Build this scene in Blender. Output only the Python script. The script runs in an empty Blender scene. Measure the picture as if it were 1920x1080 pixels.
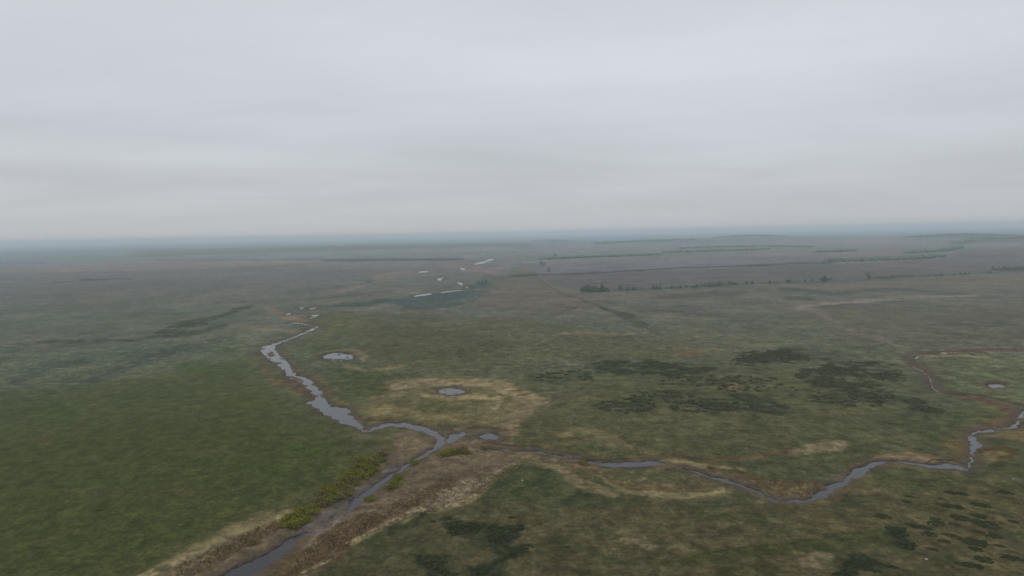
import bpy, math, random
import numpy as np
from mathutils import Matrix, Vector

rng = np.random.default_rng(7)
random.seed(7)
S = bpy.context.scene
COL = S.collection

# ---------------------------------------------------------------- camera
CAM_H = 100.0                      # metres above the steppe
F = 1281.0                         # focal length in pixels of the 1920 px wide photograph
PITCH = math.atan(103.0 / F)
ROLL = math.radians(1.10)
fw = np.array([0, math.cos(PITCH), -math.sin(PITCH)])
r0 = np.array([1.0, 0, 0]); u0 = np.array([0, math.sin(PITCH), math.cos(PITCH)])
RT = math.cos(ROLL) * r0 - math.sin(ROLL) * u0
UP = math.cos(ROLL) * u0 + math.sin(ROLL) * r0
cam_d = bpy.data.cameras.new('camera')
cam_d.sensor_width = 36.0
cam_d.lens = 36.0 * F / 1920.0
cam_d.clip_start = 0.5
cam_d.clip_end = 200000.0
cam = bpy.data.objects.new('camera', cam_d)
COL.objects.link(cam)
M = Matrix(((RT[0], UP[0], -fw[0], 0), (RT[1], UP[1], -fw[1], 0), (RT[2], UP[2], -fw[2], CAM_H), (0, 0, 0, 1)))
cam.matrix_world = M
S.camera = cam

# ---------------------------------------------------------------- exposure, sky, sun
S.view_settings.view_transform = 'Standard'
S.view_settings.look = 'None'
S.view_settings.exposure = 0.0
S.view_settings.gamma = 1.0
S.view_settings.use_curve_mapping = False
S.cycles.max_bounces = 8
S.cycles.volume_bounces = 6
S.cycles.diffuse_bounces = 2
S.cycles.use_denoising = True

SUN_EL, SUN_AZ = math.radians(48), math.radians(-35)
W = bpy.data.worlds.new("World")
S.world = W
W.use_nodes = True
nt = W.node_tree
nt.nodes.clear()
def N(tree, typ, **kw):
    n = tree.nodes.new(typ)
    for k, v in kw.items():
        if k.startswith('i_'):
            key = k[2:]
            n.inputs[int(key) if key.isdigit() else key].default_value = v
        else:
            setattr(n, k, v)
    return n
def L(tree, a, b): tree.links.new(a, b)
def mth(tree, op, a, b=None, c=None, clamp=False):
    n = tree.nodes.new('ShaderNodeMath'); n.operation = op; n.use_clamp = clamp
    for i, v in enumerate((a, b, c)):
        if v is None: continue
        if isinstance(v, (int, float)): n.inputs[i].default_value = v
        else: tree.links.new(v, n.inputs[i])
    return n.outputs[0]

sky = N(nt, 'ShaderNodeTexSky', sky_type='NISHITA', sun_disc=False)
sky.sun_elevation = SUN_EL; sky.sun_rotation = SUN_AZ
bgS = N(nt, 'ShaderNodeBackground'); bgS.inputs[1].default_value = 0.08
L(nt, sky.outputs[0], bgS.inputs[0])
tc = N(nt, 'ShaderNodeTexCoord')
sp = N(nt, 'ShaderNodeSeparateXYZ'); L(nt, tc.outputs['Generated'], sp.inputs[0])
zc = mth(nt, 'MAXIMUM', sp.outputs[2], 0.0)
# the overcast: a cloud deck seen from below, so its features crowd together towards the horizon
zd = mth(nt, 'ADD', zc, 0.085)
px_ = mth(nt, 'DIVIDE', sp.outputs[0], zd); py_ = mth(nt, 'DIVIDE', sp.outputs[1], zd)
cb = N(nt, 'ShaderNodeCombineXYZ'); L(nt, px_, cb.inputs[0]); L(nt, py_, cb.inputs[1])
n1 = N(nt, 'ShaderNodeTexNoise', i_Scale=0.42, i_Detail=4.0, i_Roughness=0.5, i_Distortion=0.35)
mp = N(nt, 'ShaderNodeMapping'); mp.inputs['Location'].default_value = (3.3, 1.7, 0); mp.inputs['Scale'].default_value = (0.8, 1.25, 1)
mp.inputs['Rotation'].default_value = (0, 0, 0.25)
L(nt, cb.outputs[0], mp.inputs[0]); L(nt, mp.outputs[0], n1.inputs['Vector'])
n2 = N(nt, 'ShaderNodeTexNoise', i_Scale=1.1, i_Detail=7.0, i_Roughness=0.6, i_Distortion=0.3)
L(nt, mp.outputs[0], n2.inputs['Vector'])
# vertical run of the deck brightness
ramp = N(nt, 'ShaderNodeValToRGB')
L(nt, zc, ramp.inputs[0])
cr = ramp.color_ramp
cr.interpolation = 'B_SPLINE'
def lin(c): 
    c = np.asarray(c, float) / 255.0
    return np.where(c <= 0.04045, c / 12.92, ((c + 0.055) / 1.055) ** 2.4)
stops = [(0.0, (191, 194, 199)), (0.05, (191, 195, 200)), (0.11, (198, 202, 208)), (0.17, (203, 208, 214)), (0.24, (208, 212, 218)), (0.34, (208, 212, 218)), (1.0, (204, 208, 214))]
while len(cr.elements) < len(stops): cr.elements.new(0.5)
for e, (p, c) in zip(cr.elements, stops):
    e.position = p
    e.color = (*lin(c), 1)
mix_n = mth(nt, 'ADD', mth(nt, 'MULTIPLY', mth(nt, 'SUBTRACT', n1.outputs[0], 0.5), 0.34), mth(nt, 'MULTIPLY', mth(nt, 'SUBTRACT', n2.outputs[0], 0.5), 0.14))
# broad light and heavy places of the deck: (direction x, z, radius x, radius z, strength)
def pix_dir(u, v):
    d = RT * (u - 960) + UP * (540 - v) + fw * F
    return d / np.linalg.norm(d)
BL = [(1080, 150, 430, 100, 0.07), (1700, 70, 300, 90, 0.03), (560, 40, 260, 60, 0.02), (960, 300, 220, 34, -0.075), (250, 250, 320, 22, -0.05),
      (1230, 325, 180, 26, 0.05), (300, 290, 300, 20, 0.03), (1560, 225, 260, 34, -0.02), (700, 320, 240, 22, 0.02), (250, 335, 420, 22, -0.04), (1700, 270, 260, 30, 0.02), (60, 60, 200, 90, 0.0)]
acc = mix_n
for (u, v, ru, rv, k) in BL:
    c = pix_dir(u, v)
    gx = mth(nt, 'DIVIDE', mth(nt, 'SUBTRACT', sp.outputs[0], float(c[0])), ru / F)
    gz = mth(nt, 'DIVIDE', mth(nt, 'SUBTRACT', sp.outputs[2], float(c[2])), rv / F)
    gy = mth(nt, 'GREATER_THAN', sp.outputs[1], 0.0)
    g = mth(nt, 'EXPONENT', mth(nt, 'MULTIPLY', mth(nt, 'ADD', mth(nt, 'MULTIPLY', gx, gx), mth(nt, 'MULTIPLY', gz, gz)), -1.0))
    acc = mth(nt, 'ADD', acc, mth(nt, 'MULTIPLY', mth(nt, 'MULTIPLY', g, k), gy))
fade = mth(nt, 'MULTIPLY', mth(nt, 'ADD', zc, 0.012), 14.0, clamp=True)
mulv = mth(nt, 'ADD', mth(nt, 'MULTIPLY', acc, fade), 1.0)
vm = N(nt, 'ShaderNodeVectorMath', operation='SCALE')
L(nt, ramp.outputs[0], vm.inputs[0]); L(nt, mulv, vm.inputs['Scale'])
bgC = N(nt, 'ShaderNodeBackground'); bgC.inputs[1].default_value = 1.0
L(nt, vm.outputs[0], bgC.inputs[0])
mxs = N(nt, 'ShaderNodeMixShader'); mxs.inputs[0].default_value = 0.95
L(nt, bgS.outputs[0], mxs.inputs[1]); L(nt, bgC.outputs[0], mxs.inputs[2])
wo = N(nt, 'ShaderNodeOutputWorld'); L(nt, mxs.outputs[0], wo.inputs[0])

sun_d = bpy.data.lights.new('sun', 'SUN')
sun_d.energy = 0.6; sun_d.angle = math.radians(20); sun_d.color = (1.0, 0.97, 0.92)
sun = bpy.data.objects.new('sun', sun_d); COL.objects.link(sun)
sv = Vector((math.sin(SUN_AZ) * math.cos(SUN_EL), math.cos(SUN_AZ) * math.cos(SUN_EL), math.sin(SUN_EL)))
sun.rotation_euler = sv.to_track_quat('Z', 'Y').to_euler()

HAZE = 1.3e-4                     # extinction per metre
HAZE_LIN = lin((163, 174, 187))
E_GROUND = 0.66                    # radiance of a white ground under this sky

# ---------------------------------------------------------------- places on the ground
def W2(pts):
    """photo pixels -> points of the ground plane, in metres"""
    pts = np.atleast_2d(np.asarray(pts, float))
    d = RT[None] * (pts[:, :1] - 960) + UP[None] * (540 - pts[:, 1:2]) + fw[None] * F
    t = CAM_H / np.maximum(-d[:, 2], 0.4)
    return d[:, :2] * t[:, None]
def dist(u, v): return float(np.hypot(*W2((u, v))[0]))
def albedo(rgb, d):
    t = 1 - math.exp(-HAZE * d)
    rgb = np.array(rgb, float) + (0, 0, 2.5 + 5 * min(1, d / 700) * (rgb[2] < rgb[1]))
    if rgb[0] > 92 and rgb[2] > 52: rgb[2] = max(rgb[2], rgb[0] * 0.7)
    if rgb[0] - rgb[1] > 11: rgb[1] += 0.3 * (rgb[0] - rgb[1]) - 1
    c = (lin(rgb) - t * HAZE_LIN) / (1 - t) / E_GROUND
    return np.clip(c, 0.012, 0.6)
def smooth(pts, closed, sub=5):
    p = np.asarray(pts, float); n = len(p); out = []
    rngi = range(n) if closed else range(n - 1)
    for i in rngi:
        if closed: a, b, c, d = p[(i - 1) % n], p[i], p[(i + 1) % n], p[(i + 2) % n]
        else: a, b, c, d = p[max(i - 1, 0)], p[i], p[i + 1], p[min(i + 2, n - 1)]
        for k in range(sub):
            t = k / sub
            out.append(0.5 * ((2 * b) + (-a + c) * t + (2 * a - 5 * b + 4 * c - d) * t * t + (-a + 3 * b - 3 * c + d) * t ** 3))
    if not closed: out.append(p[-1])
    return np.array(out)
def ribbon(pts):
    """(u, v, half width in px) nodes -> outline on the ground"""
    q = smooth(pts, False, 5)
    t = np.gradient(q[:, :2], axis=0); t /= np.maximum(np.linalg.norm(t, axis=1, keepdims=True), 1e-6)
    nrm = np.stack([-t[:, 1], t[:, 0]], 1)
    a = q[:, :2] + nrm * q[:, 2:3]; b = q[:, :2] - nrm * q[:, 2:3]
    return W2(np.vstack([a, b[::-1]]))
def ell(u, v, ru, rv, rot=0.0, n=22):
    a = np.linspace(0, 2 * math.pi, n, endpoint=False)
    x, y = ru * np.cos(a), rv * np.sin(a); c, s = math.cos(math.radians(rot)), math.sin(math.radians(rot))
    return W2(np.stack([u + x * c - y * s, v + x * s + y * c], 1))
def poly(pts, sm=True): return W2(smooth(pts, True, 4) if sm else pts)
def sdf(P, V):
    n = len(V); best = np.full(len(P), 1e18); par = np.zeros(len(P), bool)
    for i in range(n):
        a, b = V[i], V[(i + 1) % n]
        e = b - a; w = P - a
        t = np.clip((w @ e) / max(e @ e, 1e-9), 0, 1)
        dd = w - t[:, None] * e
        best = np.minimum(best, (dd ** 2).sum(1))
        c = (a[1] <= P[:, 1]) != (b[1] <= P[:, 1])
        if abs(e[1]) > 1e-12:
            par ^= c & (P[:, 0] < a[0] + (P[:, 1] - a[1]) / e[1] * e[0])
    s = np.sqrt(best)
    return np.where(par, -s, s)

# ---------------------------------------------------------------- noise
_perm = rng.permutation(4096)
_ang = rng.random(4096) * 2 * math.pi
_gx, _gy = np.cos(_ang), np.sin(_ang)
def pn(x, y, seed=0):
    xi = np.floor(x).astype(np.int64); yi = np.floor(y).astype(np.int64)
    fx, fy = x - xi, y - yi
    u = fx * fx * fx * (fx * (fx * 6 - 15) + 10); v = fy * fy * fy * (fy * (fy * 6 - 15) + 10)
    def g(ix, iy, dx, dy):
        h = _perm[(_perm[(ix + seed * 57) & 4095] + iy) & 4095]
        return _gx[h] * dx + _gy[h] * dy
    a = g(xi, yi, fx, fy); b = g(xi + 1, yi, fx - 1, fy); c = g(xi, yi + 1, fx, fy - 1); d = g(xi + 1, yi + 1, fx - 1, fy - 1)
    return (a + (b - a) * u) * (1 - v) + (c + (d - c) * u) * v
def fbm(P, wl, octs=3, seed=0, gain=0.5):
    o = np.zeros(len(P)); a = 1.0
    for k in range(octs):
        o += a * pn(P[:, 0] / wl + 11.3 * k, P[:, 1] / wl - 7.7 * k, seed + k); wl *= 0.5; a *= gain
    return o * 1.5
def sstep(a, b, x):
    t = np.clip((x - a) / (b - a), 0, 1); return t * t * (3 - 2 * t)

# ---------------------------------------------------------------- the ground grid: rings of ever wider spacing
rows = np.concatenate([np.arange(760, 14, -1.15), np.arange(14, 5, -0.8), np.array([4.4, 3.4, 2.6, 2.05])])
dd_ = CAM_H * F / rows
dd_ = np.concatenate([np.array([0.5, 25, 50, 75, 100, 120, 135, 148, 158]), dd_])
az = np.concatenate([np.radians(np.linspace(-180, -60, 25)[:-1]), np.radians(np.linspace(-60, -39, 70)[:-1]),
                     np.radians(np.arange(-39, 39.001, 0.052)), np.radians(np.linspace(39, 60, 70)[1:]), np.radians(np.linspace(60, 180, 25)[1:])])
NR, NA = len(dd_), len(az)
X = (dd_[:, None] * np.sin(az)[None]).ravel(); Y = (dd_[:, None] * np.cos(az)[None]).ravel()
P = np.stack([X, Y], 1); D = np.hypot(X, Y)
NV = len(P)

# warped copy for ragged edges
wx = fbm(P, 14, 2, 3) * 1.3 + fbm(P, 60, 2, 5) * 5 * sstep(250, 700, D) + fbm(P, 260, 2, 8) * 22 * sstep(900, 2200, D)
wy = fbm(P, 14, 2, 13) * 1.8 + fbm(P, 60, 2, 15) * 9 * sstep(250, 700, D) + fbm(P, 260, 2, 18) * 45 * sstep(900, 2200, D)
PW = P + np.stack([wx, wy], 1)

# base colour of the steppe, by distance
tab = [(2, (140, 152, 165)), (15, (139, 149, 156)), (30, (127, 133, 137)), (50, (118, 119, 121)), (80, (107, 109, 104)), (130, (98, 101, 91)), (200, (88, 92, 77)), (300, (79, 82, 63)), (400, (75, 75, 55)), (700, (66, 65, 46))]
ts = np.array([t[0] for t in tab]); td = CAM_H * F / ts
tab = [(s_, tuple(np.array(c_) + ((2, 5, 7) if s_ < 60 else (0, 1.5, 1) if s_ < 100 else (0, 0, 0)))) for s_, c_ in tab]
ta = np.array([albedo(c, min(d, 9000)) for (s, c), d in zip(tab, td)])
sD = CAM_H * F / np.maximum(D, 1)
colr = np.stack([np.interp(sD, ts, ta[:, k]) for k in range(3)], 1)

nA = fbm(P, 420, 3, 21); nB = fbm(P, 110, 3, 31); nC = fbm(P, 32, 3, 41); nD = fbm(P, 9, 3, 51); nE = fbm(P, 1500, 3, 61)
zz = np.zeros(NV)

def layer(V, rgb, soft=2.0, op=1.0, at=None, patch=0.0, patch_n=None, src=None, mul=None, bias=0.0):
    """blend a colour into the ground inside the outline V (metres); soft in px; patch>0 breaks it up with noise"""
    global colr
    c = V.mean(0); d = float(np.hypot(*c)) if at is None else at
    m_px = d / F
    sm = soft * m_px * math.sqrt(d / CAM_H) * 1.3
    lo = V.min(0) - sm * 3 - 10; hi = V.max(0) + sm * 3 + 10
    Q = PW if src is None else src
    idx = np.where((Q[:, 0] > lo[0]) & (Q[:, 0] < hi[0]) & (Q[:, 1] > lo[1]) & (Q[:, 1] < hi[1]))[0]
    if len(idx) == 0: return idx, None
    s = -sdf(Q[idx], V)
    m = sstep(-sm, sm, s)
    if patch > 0:
        pnz = (nC if patch_n is None else patch_n)[idx]
        m = m * sstep(-0.18 - 0.3 * (1 - patch), 0.22, pnz + bias + (1 - patch) * 0.35)
    m = m * op
    if mul is not None: colr[idx] *= 1 + (np.asarray(mul) - 1) * m[:, None]
    else: colr[idx] = colr[idx] * (1 - m[:, None]) + albedo(rgb, min(d, 7000))[None] * m[:, None]
    return idx, m

def everywhere(mask, rgb_near, k):
    """shift of the ground's own colour where mask is high"""
    global colr
    m = (mask * k)[:, None]
    colr = colr * (1 - m) + colr * np.asarray(rgb_near)[None] * m

# broad patches of the steppe itself
everywhere(sstep(-0.1, 0.5, nE), (1.08, 1.02, 0.98), 0.5)
everywhere(sstep(0.0, 0.5, -nE), (0.85, 1.0, 0.92), 0.5)
everywhere(sstep(0.05, 0.45, nA), (1.1, 1.05, 1.0), 0.5)
everywhere(sstep(0.05, 0.45, -nA), (0.92, 0.98, 0.94), 0.6)
everywhere(sstep(0.05, 0.4, nB), (1.14, 1.08, 1.03), 0.5)
everywhere(sstep(0.05, 0.4, -nB), (0.88, 0.94, 0.9), 0.6)
everywhere(sstep(0.1, 0.5, nC), (1.3, 1.18, 1.1), 0.45)
everywhere(sstep(0.1, 0.5, -nC), (0.8, 0.88, 0.84), 0.6)
everywhere(sstep(0.1, 0.6, nD), (1.3, 1.2, 1.15), 0.45)
everywhere(sstep(0.1, 0.6, -nD), (0.78, 0.84, 0.8), 0.5)

# --- far country: fields and bands
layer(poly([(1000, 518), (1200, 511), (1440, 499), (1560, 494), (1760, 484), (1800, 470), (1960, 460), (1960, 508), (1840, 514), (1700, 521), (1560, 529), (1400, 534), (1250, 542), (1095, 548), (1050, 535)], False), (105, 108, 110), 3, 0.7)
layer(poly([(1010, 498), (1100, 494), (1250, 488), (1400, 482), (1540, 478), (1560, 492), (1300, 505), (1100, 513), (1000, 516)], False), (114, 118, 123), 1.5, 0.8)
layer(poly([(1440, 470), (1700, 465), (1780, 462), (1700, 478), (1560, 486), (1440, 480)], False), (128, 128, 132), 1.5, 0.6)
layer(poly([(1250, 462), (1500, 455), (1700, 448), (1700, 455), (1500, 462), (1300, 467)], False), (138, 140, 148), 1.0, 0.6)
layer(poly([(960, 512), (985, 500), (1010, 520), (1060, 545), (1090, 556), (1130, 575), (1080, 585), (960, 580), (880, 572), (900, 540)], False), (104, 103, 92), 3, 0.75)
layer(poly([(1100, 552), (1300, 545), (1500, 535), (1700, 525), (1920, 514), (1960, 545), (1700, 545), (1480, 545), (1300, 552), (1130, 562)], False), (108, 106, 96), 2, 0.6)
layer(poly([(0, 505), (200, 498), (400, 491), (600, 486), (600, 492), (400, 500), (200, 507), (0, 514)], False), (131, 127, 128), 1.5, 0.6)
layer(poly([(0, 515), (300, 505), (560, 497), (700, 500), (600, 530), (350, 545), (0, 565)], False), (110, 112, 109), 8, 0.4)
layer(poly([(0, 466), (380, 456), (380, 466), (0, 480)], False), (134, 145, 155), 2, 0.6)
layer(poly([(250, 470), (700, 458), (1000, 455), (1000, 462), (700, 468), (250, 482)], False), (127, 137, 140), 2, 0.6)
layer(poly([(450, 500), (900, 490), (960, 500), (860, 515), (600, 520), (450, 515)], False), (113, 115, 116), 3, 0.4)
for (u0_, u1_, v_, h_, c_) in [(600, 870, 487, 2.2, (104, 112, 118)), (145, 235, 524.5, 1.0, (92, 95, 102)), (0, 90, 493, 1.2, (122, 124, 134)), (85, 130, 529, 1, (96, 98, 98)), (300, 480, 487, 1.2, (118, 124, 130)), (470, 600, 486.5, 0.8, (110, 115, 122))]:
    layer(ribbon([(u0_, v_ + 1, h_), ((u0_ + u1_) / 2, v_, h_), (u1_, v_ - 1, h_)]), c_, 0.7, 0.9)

for nd in ([(1548, 489, 4), (1660, 485, 4), (1780, 478, 5)], [(1690, 474, 4), (1760, 469, 5), (1810, 463, 4)], [(1780, 458, 3), (1930, 452, 3)], [(1245, 474, 2.5), (1440, 468, 2.5)], [(1015, 484, 4), (1100, 481, 4), (1240, 476, 3)], [(1280, 465, 2), (1520, 463, 2)], [(1520, 473, 3), (1610, 470, 3)], [(1700, 450, 2), (1900, 446, 2)]):
    layer(ribbon(nd), (116, 127, 130), 2.0, 0.6, patch=0.3, patch_n=nE + nA * .5)
# --- lush green pasture left of the river
layer(poly([(-300, 760), (0, 735), (150, 725), (300, 705), (400, 685), (470, 668), (482, 690), (510, 735), (560, 775), (640, 815), (700, 850), (660, 880), (600, 915), (540, 950), (400, 1010), (200, 1120), (-500, 1200)], False), (70, 75, 51), 26, 0.6)
layer(poly([(-300, 850), (0, 830), (250, 790), (480, 790), (620, 830), (660, 870), (560, 925), (430, 985), (250, 1060), (0, 1150), (-500, 1200)], False), (65, 71, 46), 24, 0.6)
for (u, v, ru, rv, c, o) in [(560, 845, 40, 12, (62, 76, 44), .55), (400, 655, 40, 12, (76, 88, 66), .7), (370, 690, 50, 12, (72, 84, 58), .7), (100, 770, 50, 10, (66, 80, 52), .6), (300, 740, 60, 8, (74, 84, 66), .5), (480, 885, 60, 14, (60, 74, 42), .6),
                          (450, 760, 60, 16, (72, 78, 50), .5), (230, 870, 100, 16, (70, 74, 50), .6), (120, 810, 50, 8, (82, 78, 58), .4), (330, 920, 60, 10, (76, 72, 52), .4), (80, 830, 20, 4, (92, 74, 60), .4), (215, 960, 60, 12, (64, 70, 44), .5),
                          (90, 740, 26, 3, (98, 100, 80), .4), (250, 600, 60, 12, (94, 98, 82), .5), (170, 570, 80, 10, (98, 100, 92), .5), (300, 590, 60, 6, (90, 98, 78), .5), (100, 1000, 90, 20, (66, 70, 44), .5), (390, 850, 50, 6, (84, 82, 60), .35), (170, 920, 70, 5, (82, 80, 58), .35)]:
    layer(ell(u, v, ru, rv), c, 8, o, patch=0.4, patch_n=nC)
# bands of low dark scrub in the left middle distance
SC = []      # thickets: (outline, label)
# --- middle: olive plain with yellow tint
layer(poly([(600, 580), (800, 590), (1000, 600), (1250, 640), (1330, 660), (1200, 670), (1000, 680), (900, 700), (700, 690), (640, 640)], False), (86, 87, 68), 10, 0.6)
layer(poly([(700, 610), (850, 610), (950, 640), (880, 690), (720, 680), (660, 640)], False), (80, 83, 64), 10, 0.5)
layer(poly([(1150, 690), (1500, 690), (1700, 780), (1640, 850), (1300, 850), (1000, 830), (1000, 770)], False), (80, 80, 59), 12, 0.5)
layer(poly([(1500, 580), (1920, 570), (1960, 640), (1700, 660), (1600, 640)], False), (93, 94, 80), 8, 0.6)
layer(poly([(1760, 670), (1960, 665), (1960, 730), (1880, 760), (1780, 730)], False), (90, 94, 72), 5, 0.7)
layer(poly([(620, 690), (760, 700), (740, 740), (640, 750)], False), (72, 78, 56), 6, 0.7)
layer(poly([(560, 600), (610, 615), (560, 650), (620, 690), (640, 640), (700, 610), (640, 590)], False), (88, 92, 66), 6, 0.5)
# dark thickets on the plain
def thick_noise(p): return fbm(p, 34, 3, 41) * 0.55 + fbm(p, 10, 3, 51) * 0.6
nT = thick_noise(P)
def thick(V, rgb, soft=3, op=0.9, patch=0.5):
    global colr
    d = float(np.hypot(*V.mean(0))); sm = max(3.0, soft * d / F * 3.5)
    idx = np.where((P[:, 0] > V[:, 0].min() - 30) & (P[:, 0] < V[:, 0].max() + 30) & (P[:, 1] > V[:, 1].min() - 60) & (P[:, 1] < V[:, 1].max() + 60))[0]
    s_ = -sdf(PW[idx], V)
    m = sstep(-0.25, 0.35, np.clip(s_ / (sm * 2.5), -2, 0.45) + nT[idx] * 1.25 - 0.08) * op
    colr[idx] = colr[idx] * (1 - m[:, None]) + albedo(rgb, d)[None] * m[:, None]
T = {
 'long': poly([(1085, 690), (1110, 681), (1200, 675), (1290, 684), (1350, 692), (1310, 704), (1250, 707), (1190, 701), (1120, 698)]),
 'north': poly([(1365, 680), (1400, 662), (1450, 655), (1510, 664), (1518, 677), (1470, 684), (1430, 692), (1395, 688)]),
 'large': poly([(1490, 700), (1540, 684), (1560, 672), (1600, 678), (1660, 686), (1692, 702), (1662, 716), (1650, 734), (1570, 736), (1520, 722)]),
 'lower': poly([(1320, 752), (1370, 742), (1440, 742), (1468, 752), (1470, 776), (1420, 782), (1370, 772), (1330, 766)]),
 'small': poly([(1690, 752), (1720, 745), (1755, 770), (1735, 782), (1705, 778)]),
 'bend': poly([(1460, 722), (1560, 738), (1680, 740), (1620, 758), (1560, 752), (1470, 736)]),
}
for k, V in T.items(): thick(V, (61, 65, 53), 4 if k != 'bend' else 6, 0.9 if k != 'bend' else 0.5, 0.3)
for (u, v, ru, rv, o) in [(1060, 708, 50, 9, .6), (1030, 715, 30, 6, .6), (1170, 765, 45, 12, .8), (1240, 745, 40, 10, .7), (1262, 765, 14, 6, .9), (1130, 765, 14, 4, .8), (1208, 735, 14, 4, .8), (1200, 763, 14, 7, .8),
                          (1330, 755, 60, 14, .6), (1400, 715, 40, 10, .6), (1330, 718, 60, 10, .6), (1290, 735, 30, 5, .6), (1270, 740, 20, 5, .7), (1560, 745, 60, 12, .5), (1650, 745, 40, 8, .5), (1700, 750, 26, 6, .6), (1240, 620, 30, 6, .5), (1470, 655, 30, 5, .6), (630, 630, 12, 8, .6), (735, 650, 12, 2, .8), (1700, 660, 18, 3, .5),
                          (1800, 608, 60, 3, .4), (1890, 609, 26, 3, .7), (975, 780, 30, 6, .3)]:
    thick(ell(u, v, ru, rv), (64, 69, 54) if v > 640 else (80, 86, 76), 2.5, o, 0.55)
for nodes in ([(0, 652, 3), (60, 644, 2.5), (120, 640, 3), (200, 638, 2), (255, 637, 1.5)],
              [(20, 714, 3), (70, 700, 4), (110, 690, 5), (160, 678, 5), (180, 670, 2)],
              [(140, 716, 4), (190, 704, 6), (240, 688, 5), (290, 668, 6), (320, 660, 3), (350, 650, 3), (400, 640, 4), (440, 632, 2)],
              [(300, 628, 3), (335, 614, 6), (372, 606, 6), (400, 598, 3), (440, 582, 3), (475, 575, 2)],
              [(230, 640, 2), (290, 632, 2), (340, 628, 3), (390, 618, 3), (430, 610, 3)]):
    thick(ribbon([(a, b, c * 1.5) for a, b, c in nodes]), (76, 82, 71), 1.5, 0.85)
# patchy scrub further off
for nodes, c in [([(1230, 555, 3), (1300, 553, 4), (1370, 551, 3), (1400, 548, 3)], (90, 92, 84)), ([(1330, 547, 2), (1400, 545, 3), (1440, 542, 2)], (94, 97, 90)),
                 ([(1460, 540, 2), (1510, 545, 4), (1560, 551, 4), (1600, 546, 3), (1700, 543, 3), (1760, 550, 2), (1830, 551, 1)], (86, 93, 88)), ([(1470, 558, 3), (1510, 559, 3), (1530, 562, 2)], (87, 92, 82)),
                 ([(1130, 576, 2), (1160, 588, 5), (1190, 598, 6), (1215, 610, 3)], (76, 80, 72)), ([(1190, 582, 2), (1230, 582, 2), (1280, 585, 3), (1360, 592, 4), (1430, 595, 3)], (86, 89, 78)),
                 ([(1260, 575, 4), (1320, 578, 4)], (90, 90, 84)), ([(1050, 580, 1.5), (1080, 578, 2)], (86, 86, 78)), ([(960, 588, 3), (1030, 590, 4), (1060, 586, 2)], (90, 90, 80)),
                 ([(620, 573, 2), (670, 570, 3), (700, 566, 3), (720, 562, 2)], (82, 93, 82)), ([(700, 564, 2), (760, 562, 5), (800, 560, 8), (840, 557, 8), (880, 550, 5), (915, 546, 2)], (80, 91, 86)),
                 ([(755, 575, 4), (800, 576, 5), (860, 570, 4)], (86, 90, 80)), ([(675, 526, 2), (690, 530, 4), (700, 528, 3)], (92, 100, 98)), ([(740, 521, 3), (770, 520, 3)], (100, 110, 106)), ([(870, 540, 3), (900, 534, 4), (920, 530, 3)], (88, 102, 98)),
                 ([(905, 516, 2), (935, 520, 2), (960, 519, 1)], (98, 104, 104)), ([(560, 563, 2), (600, 560, 2), (680, 550, 2), (740, 546, 2)], (92, 96, 88)), ([(640, 585, 1.5), (660, 585, 1.5)], (84, 90, 78)), ([(770, 606, 2), (795, 606, 2)], (80, 84, 68)),
                 ([(960, 517, 1.2), (1060, 514, 1.2), (1200, 508, 1.2), (1330, 500, 1.2), (1560, 493, 1)], (96, 101, 104)), ([(1090, 533, 1), (1150, 529, 1), (1200, 528, 1)], (92, 90, 92)), ([(760, 540, 3), (830, 535, 4), (880, 528, 3)], (100, 108, 102))]:
    layer(ribbon(nodes), c, 1.6, 0.85, patch=0.35, patch_n=nB * 0.6 + nC * 0.5)

layer(ribbon([(955, 517.5, 1.4), (1060, 514, 1.4), (1200, 508, 1.4), (1330, 500.5, 1.4), (1560, 493, 1.1)]), (90, 96, 99), 0.5, 0.9)
thick(poly([(690, 567), (760, 559), (790, 552), (860, 549), (912, 544), (905, 556), (880, 567), (830, 577), (780, 579), (740, 571)]), (83, 94, 89), 1.5, 0.85)
layer(ribbon([(1092, 547, 2), (1250, 541, 1.8), (1400, 533, 2.5), (1560, 527, 2.5), (1700, 520, 2.2), (1920, 507, 2)]), (92, 102, 92), 1.2, 0.7, patch=0.15)
thick(ribbon([(615, 574, 3), (670, 571, 4), (700, 567, 4), (735, 560, 3)]), (80, 91, 80), 1.5, 0.8)
thick(poly([(870, 541), (890, 534), (915, 529), (925, 534), (905, 540)]), (84, 98, 94), 1.5, 0.9)
# --- straw, old reed and bare earth
STRAW, BROWN, RED = (114, 106, 80), (80, 70, 57), (84, 70, 57)
def st(nodes, c=STRAW, soft=2.0, op=0.8, patch=0.3):
    k = 1.07 if sum(c) > 260 else 1.0
    layer(ribbon(nodes), tuple(x * k for x in c), soft * 0.7, min(1, op * 1.15), patch=patch * 0.8, patch_n=nC * 0.4 + nD * 0.9, bias=0.06)
# around the ponds
layer(poly([(735, 715), (800, 706), (880, 704), (950, 715), (1010, 745), (1020, 765), (980, 790), (960, 830), (900, 800), (800, 795), (700, 790), (670, 765), (720, 745)]), (98, 92, 66), 7, 0.75)
st([(735, 728, 6), (790, 719, 8), (850, 716, 6), (920, 720, 8), (975, 738, 10), (1010, 752, 8), (1025, 760, 4)], (110, 101, 76), 3, 0.85, 0.2)
st([(790, 740, 4), (850, 744, 5), (900, 742, 6), (935, 748, 8), (925, 766, 6)], (112, 104, 76), 3, 0.8, 0.25)
st([(960, 750, 10), (985, 765, 14), (965, 790, 14), (955, 815, 12)], (102, 92, 70), 4, 0.8, 0.3)
st([(700, 780, 6), (720, 768, 9), (760, 775, 9), (800, 778, 6), (860, 785, 4)], (104, 96, 66), 4, 0.8, 0.45)
st([(700, 745, 4), (760, 738, 5)], (104, 96, 72), 3, 0.6, 0.4)
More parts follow.
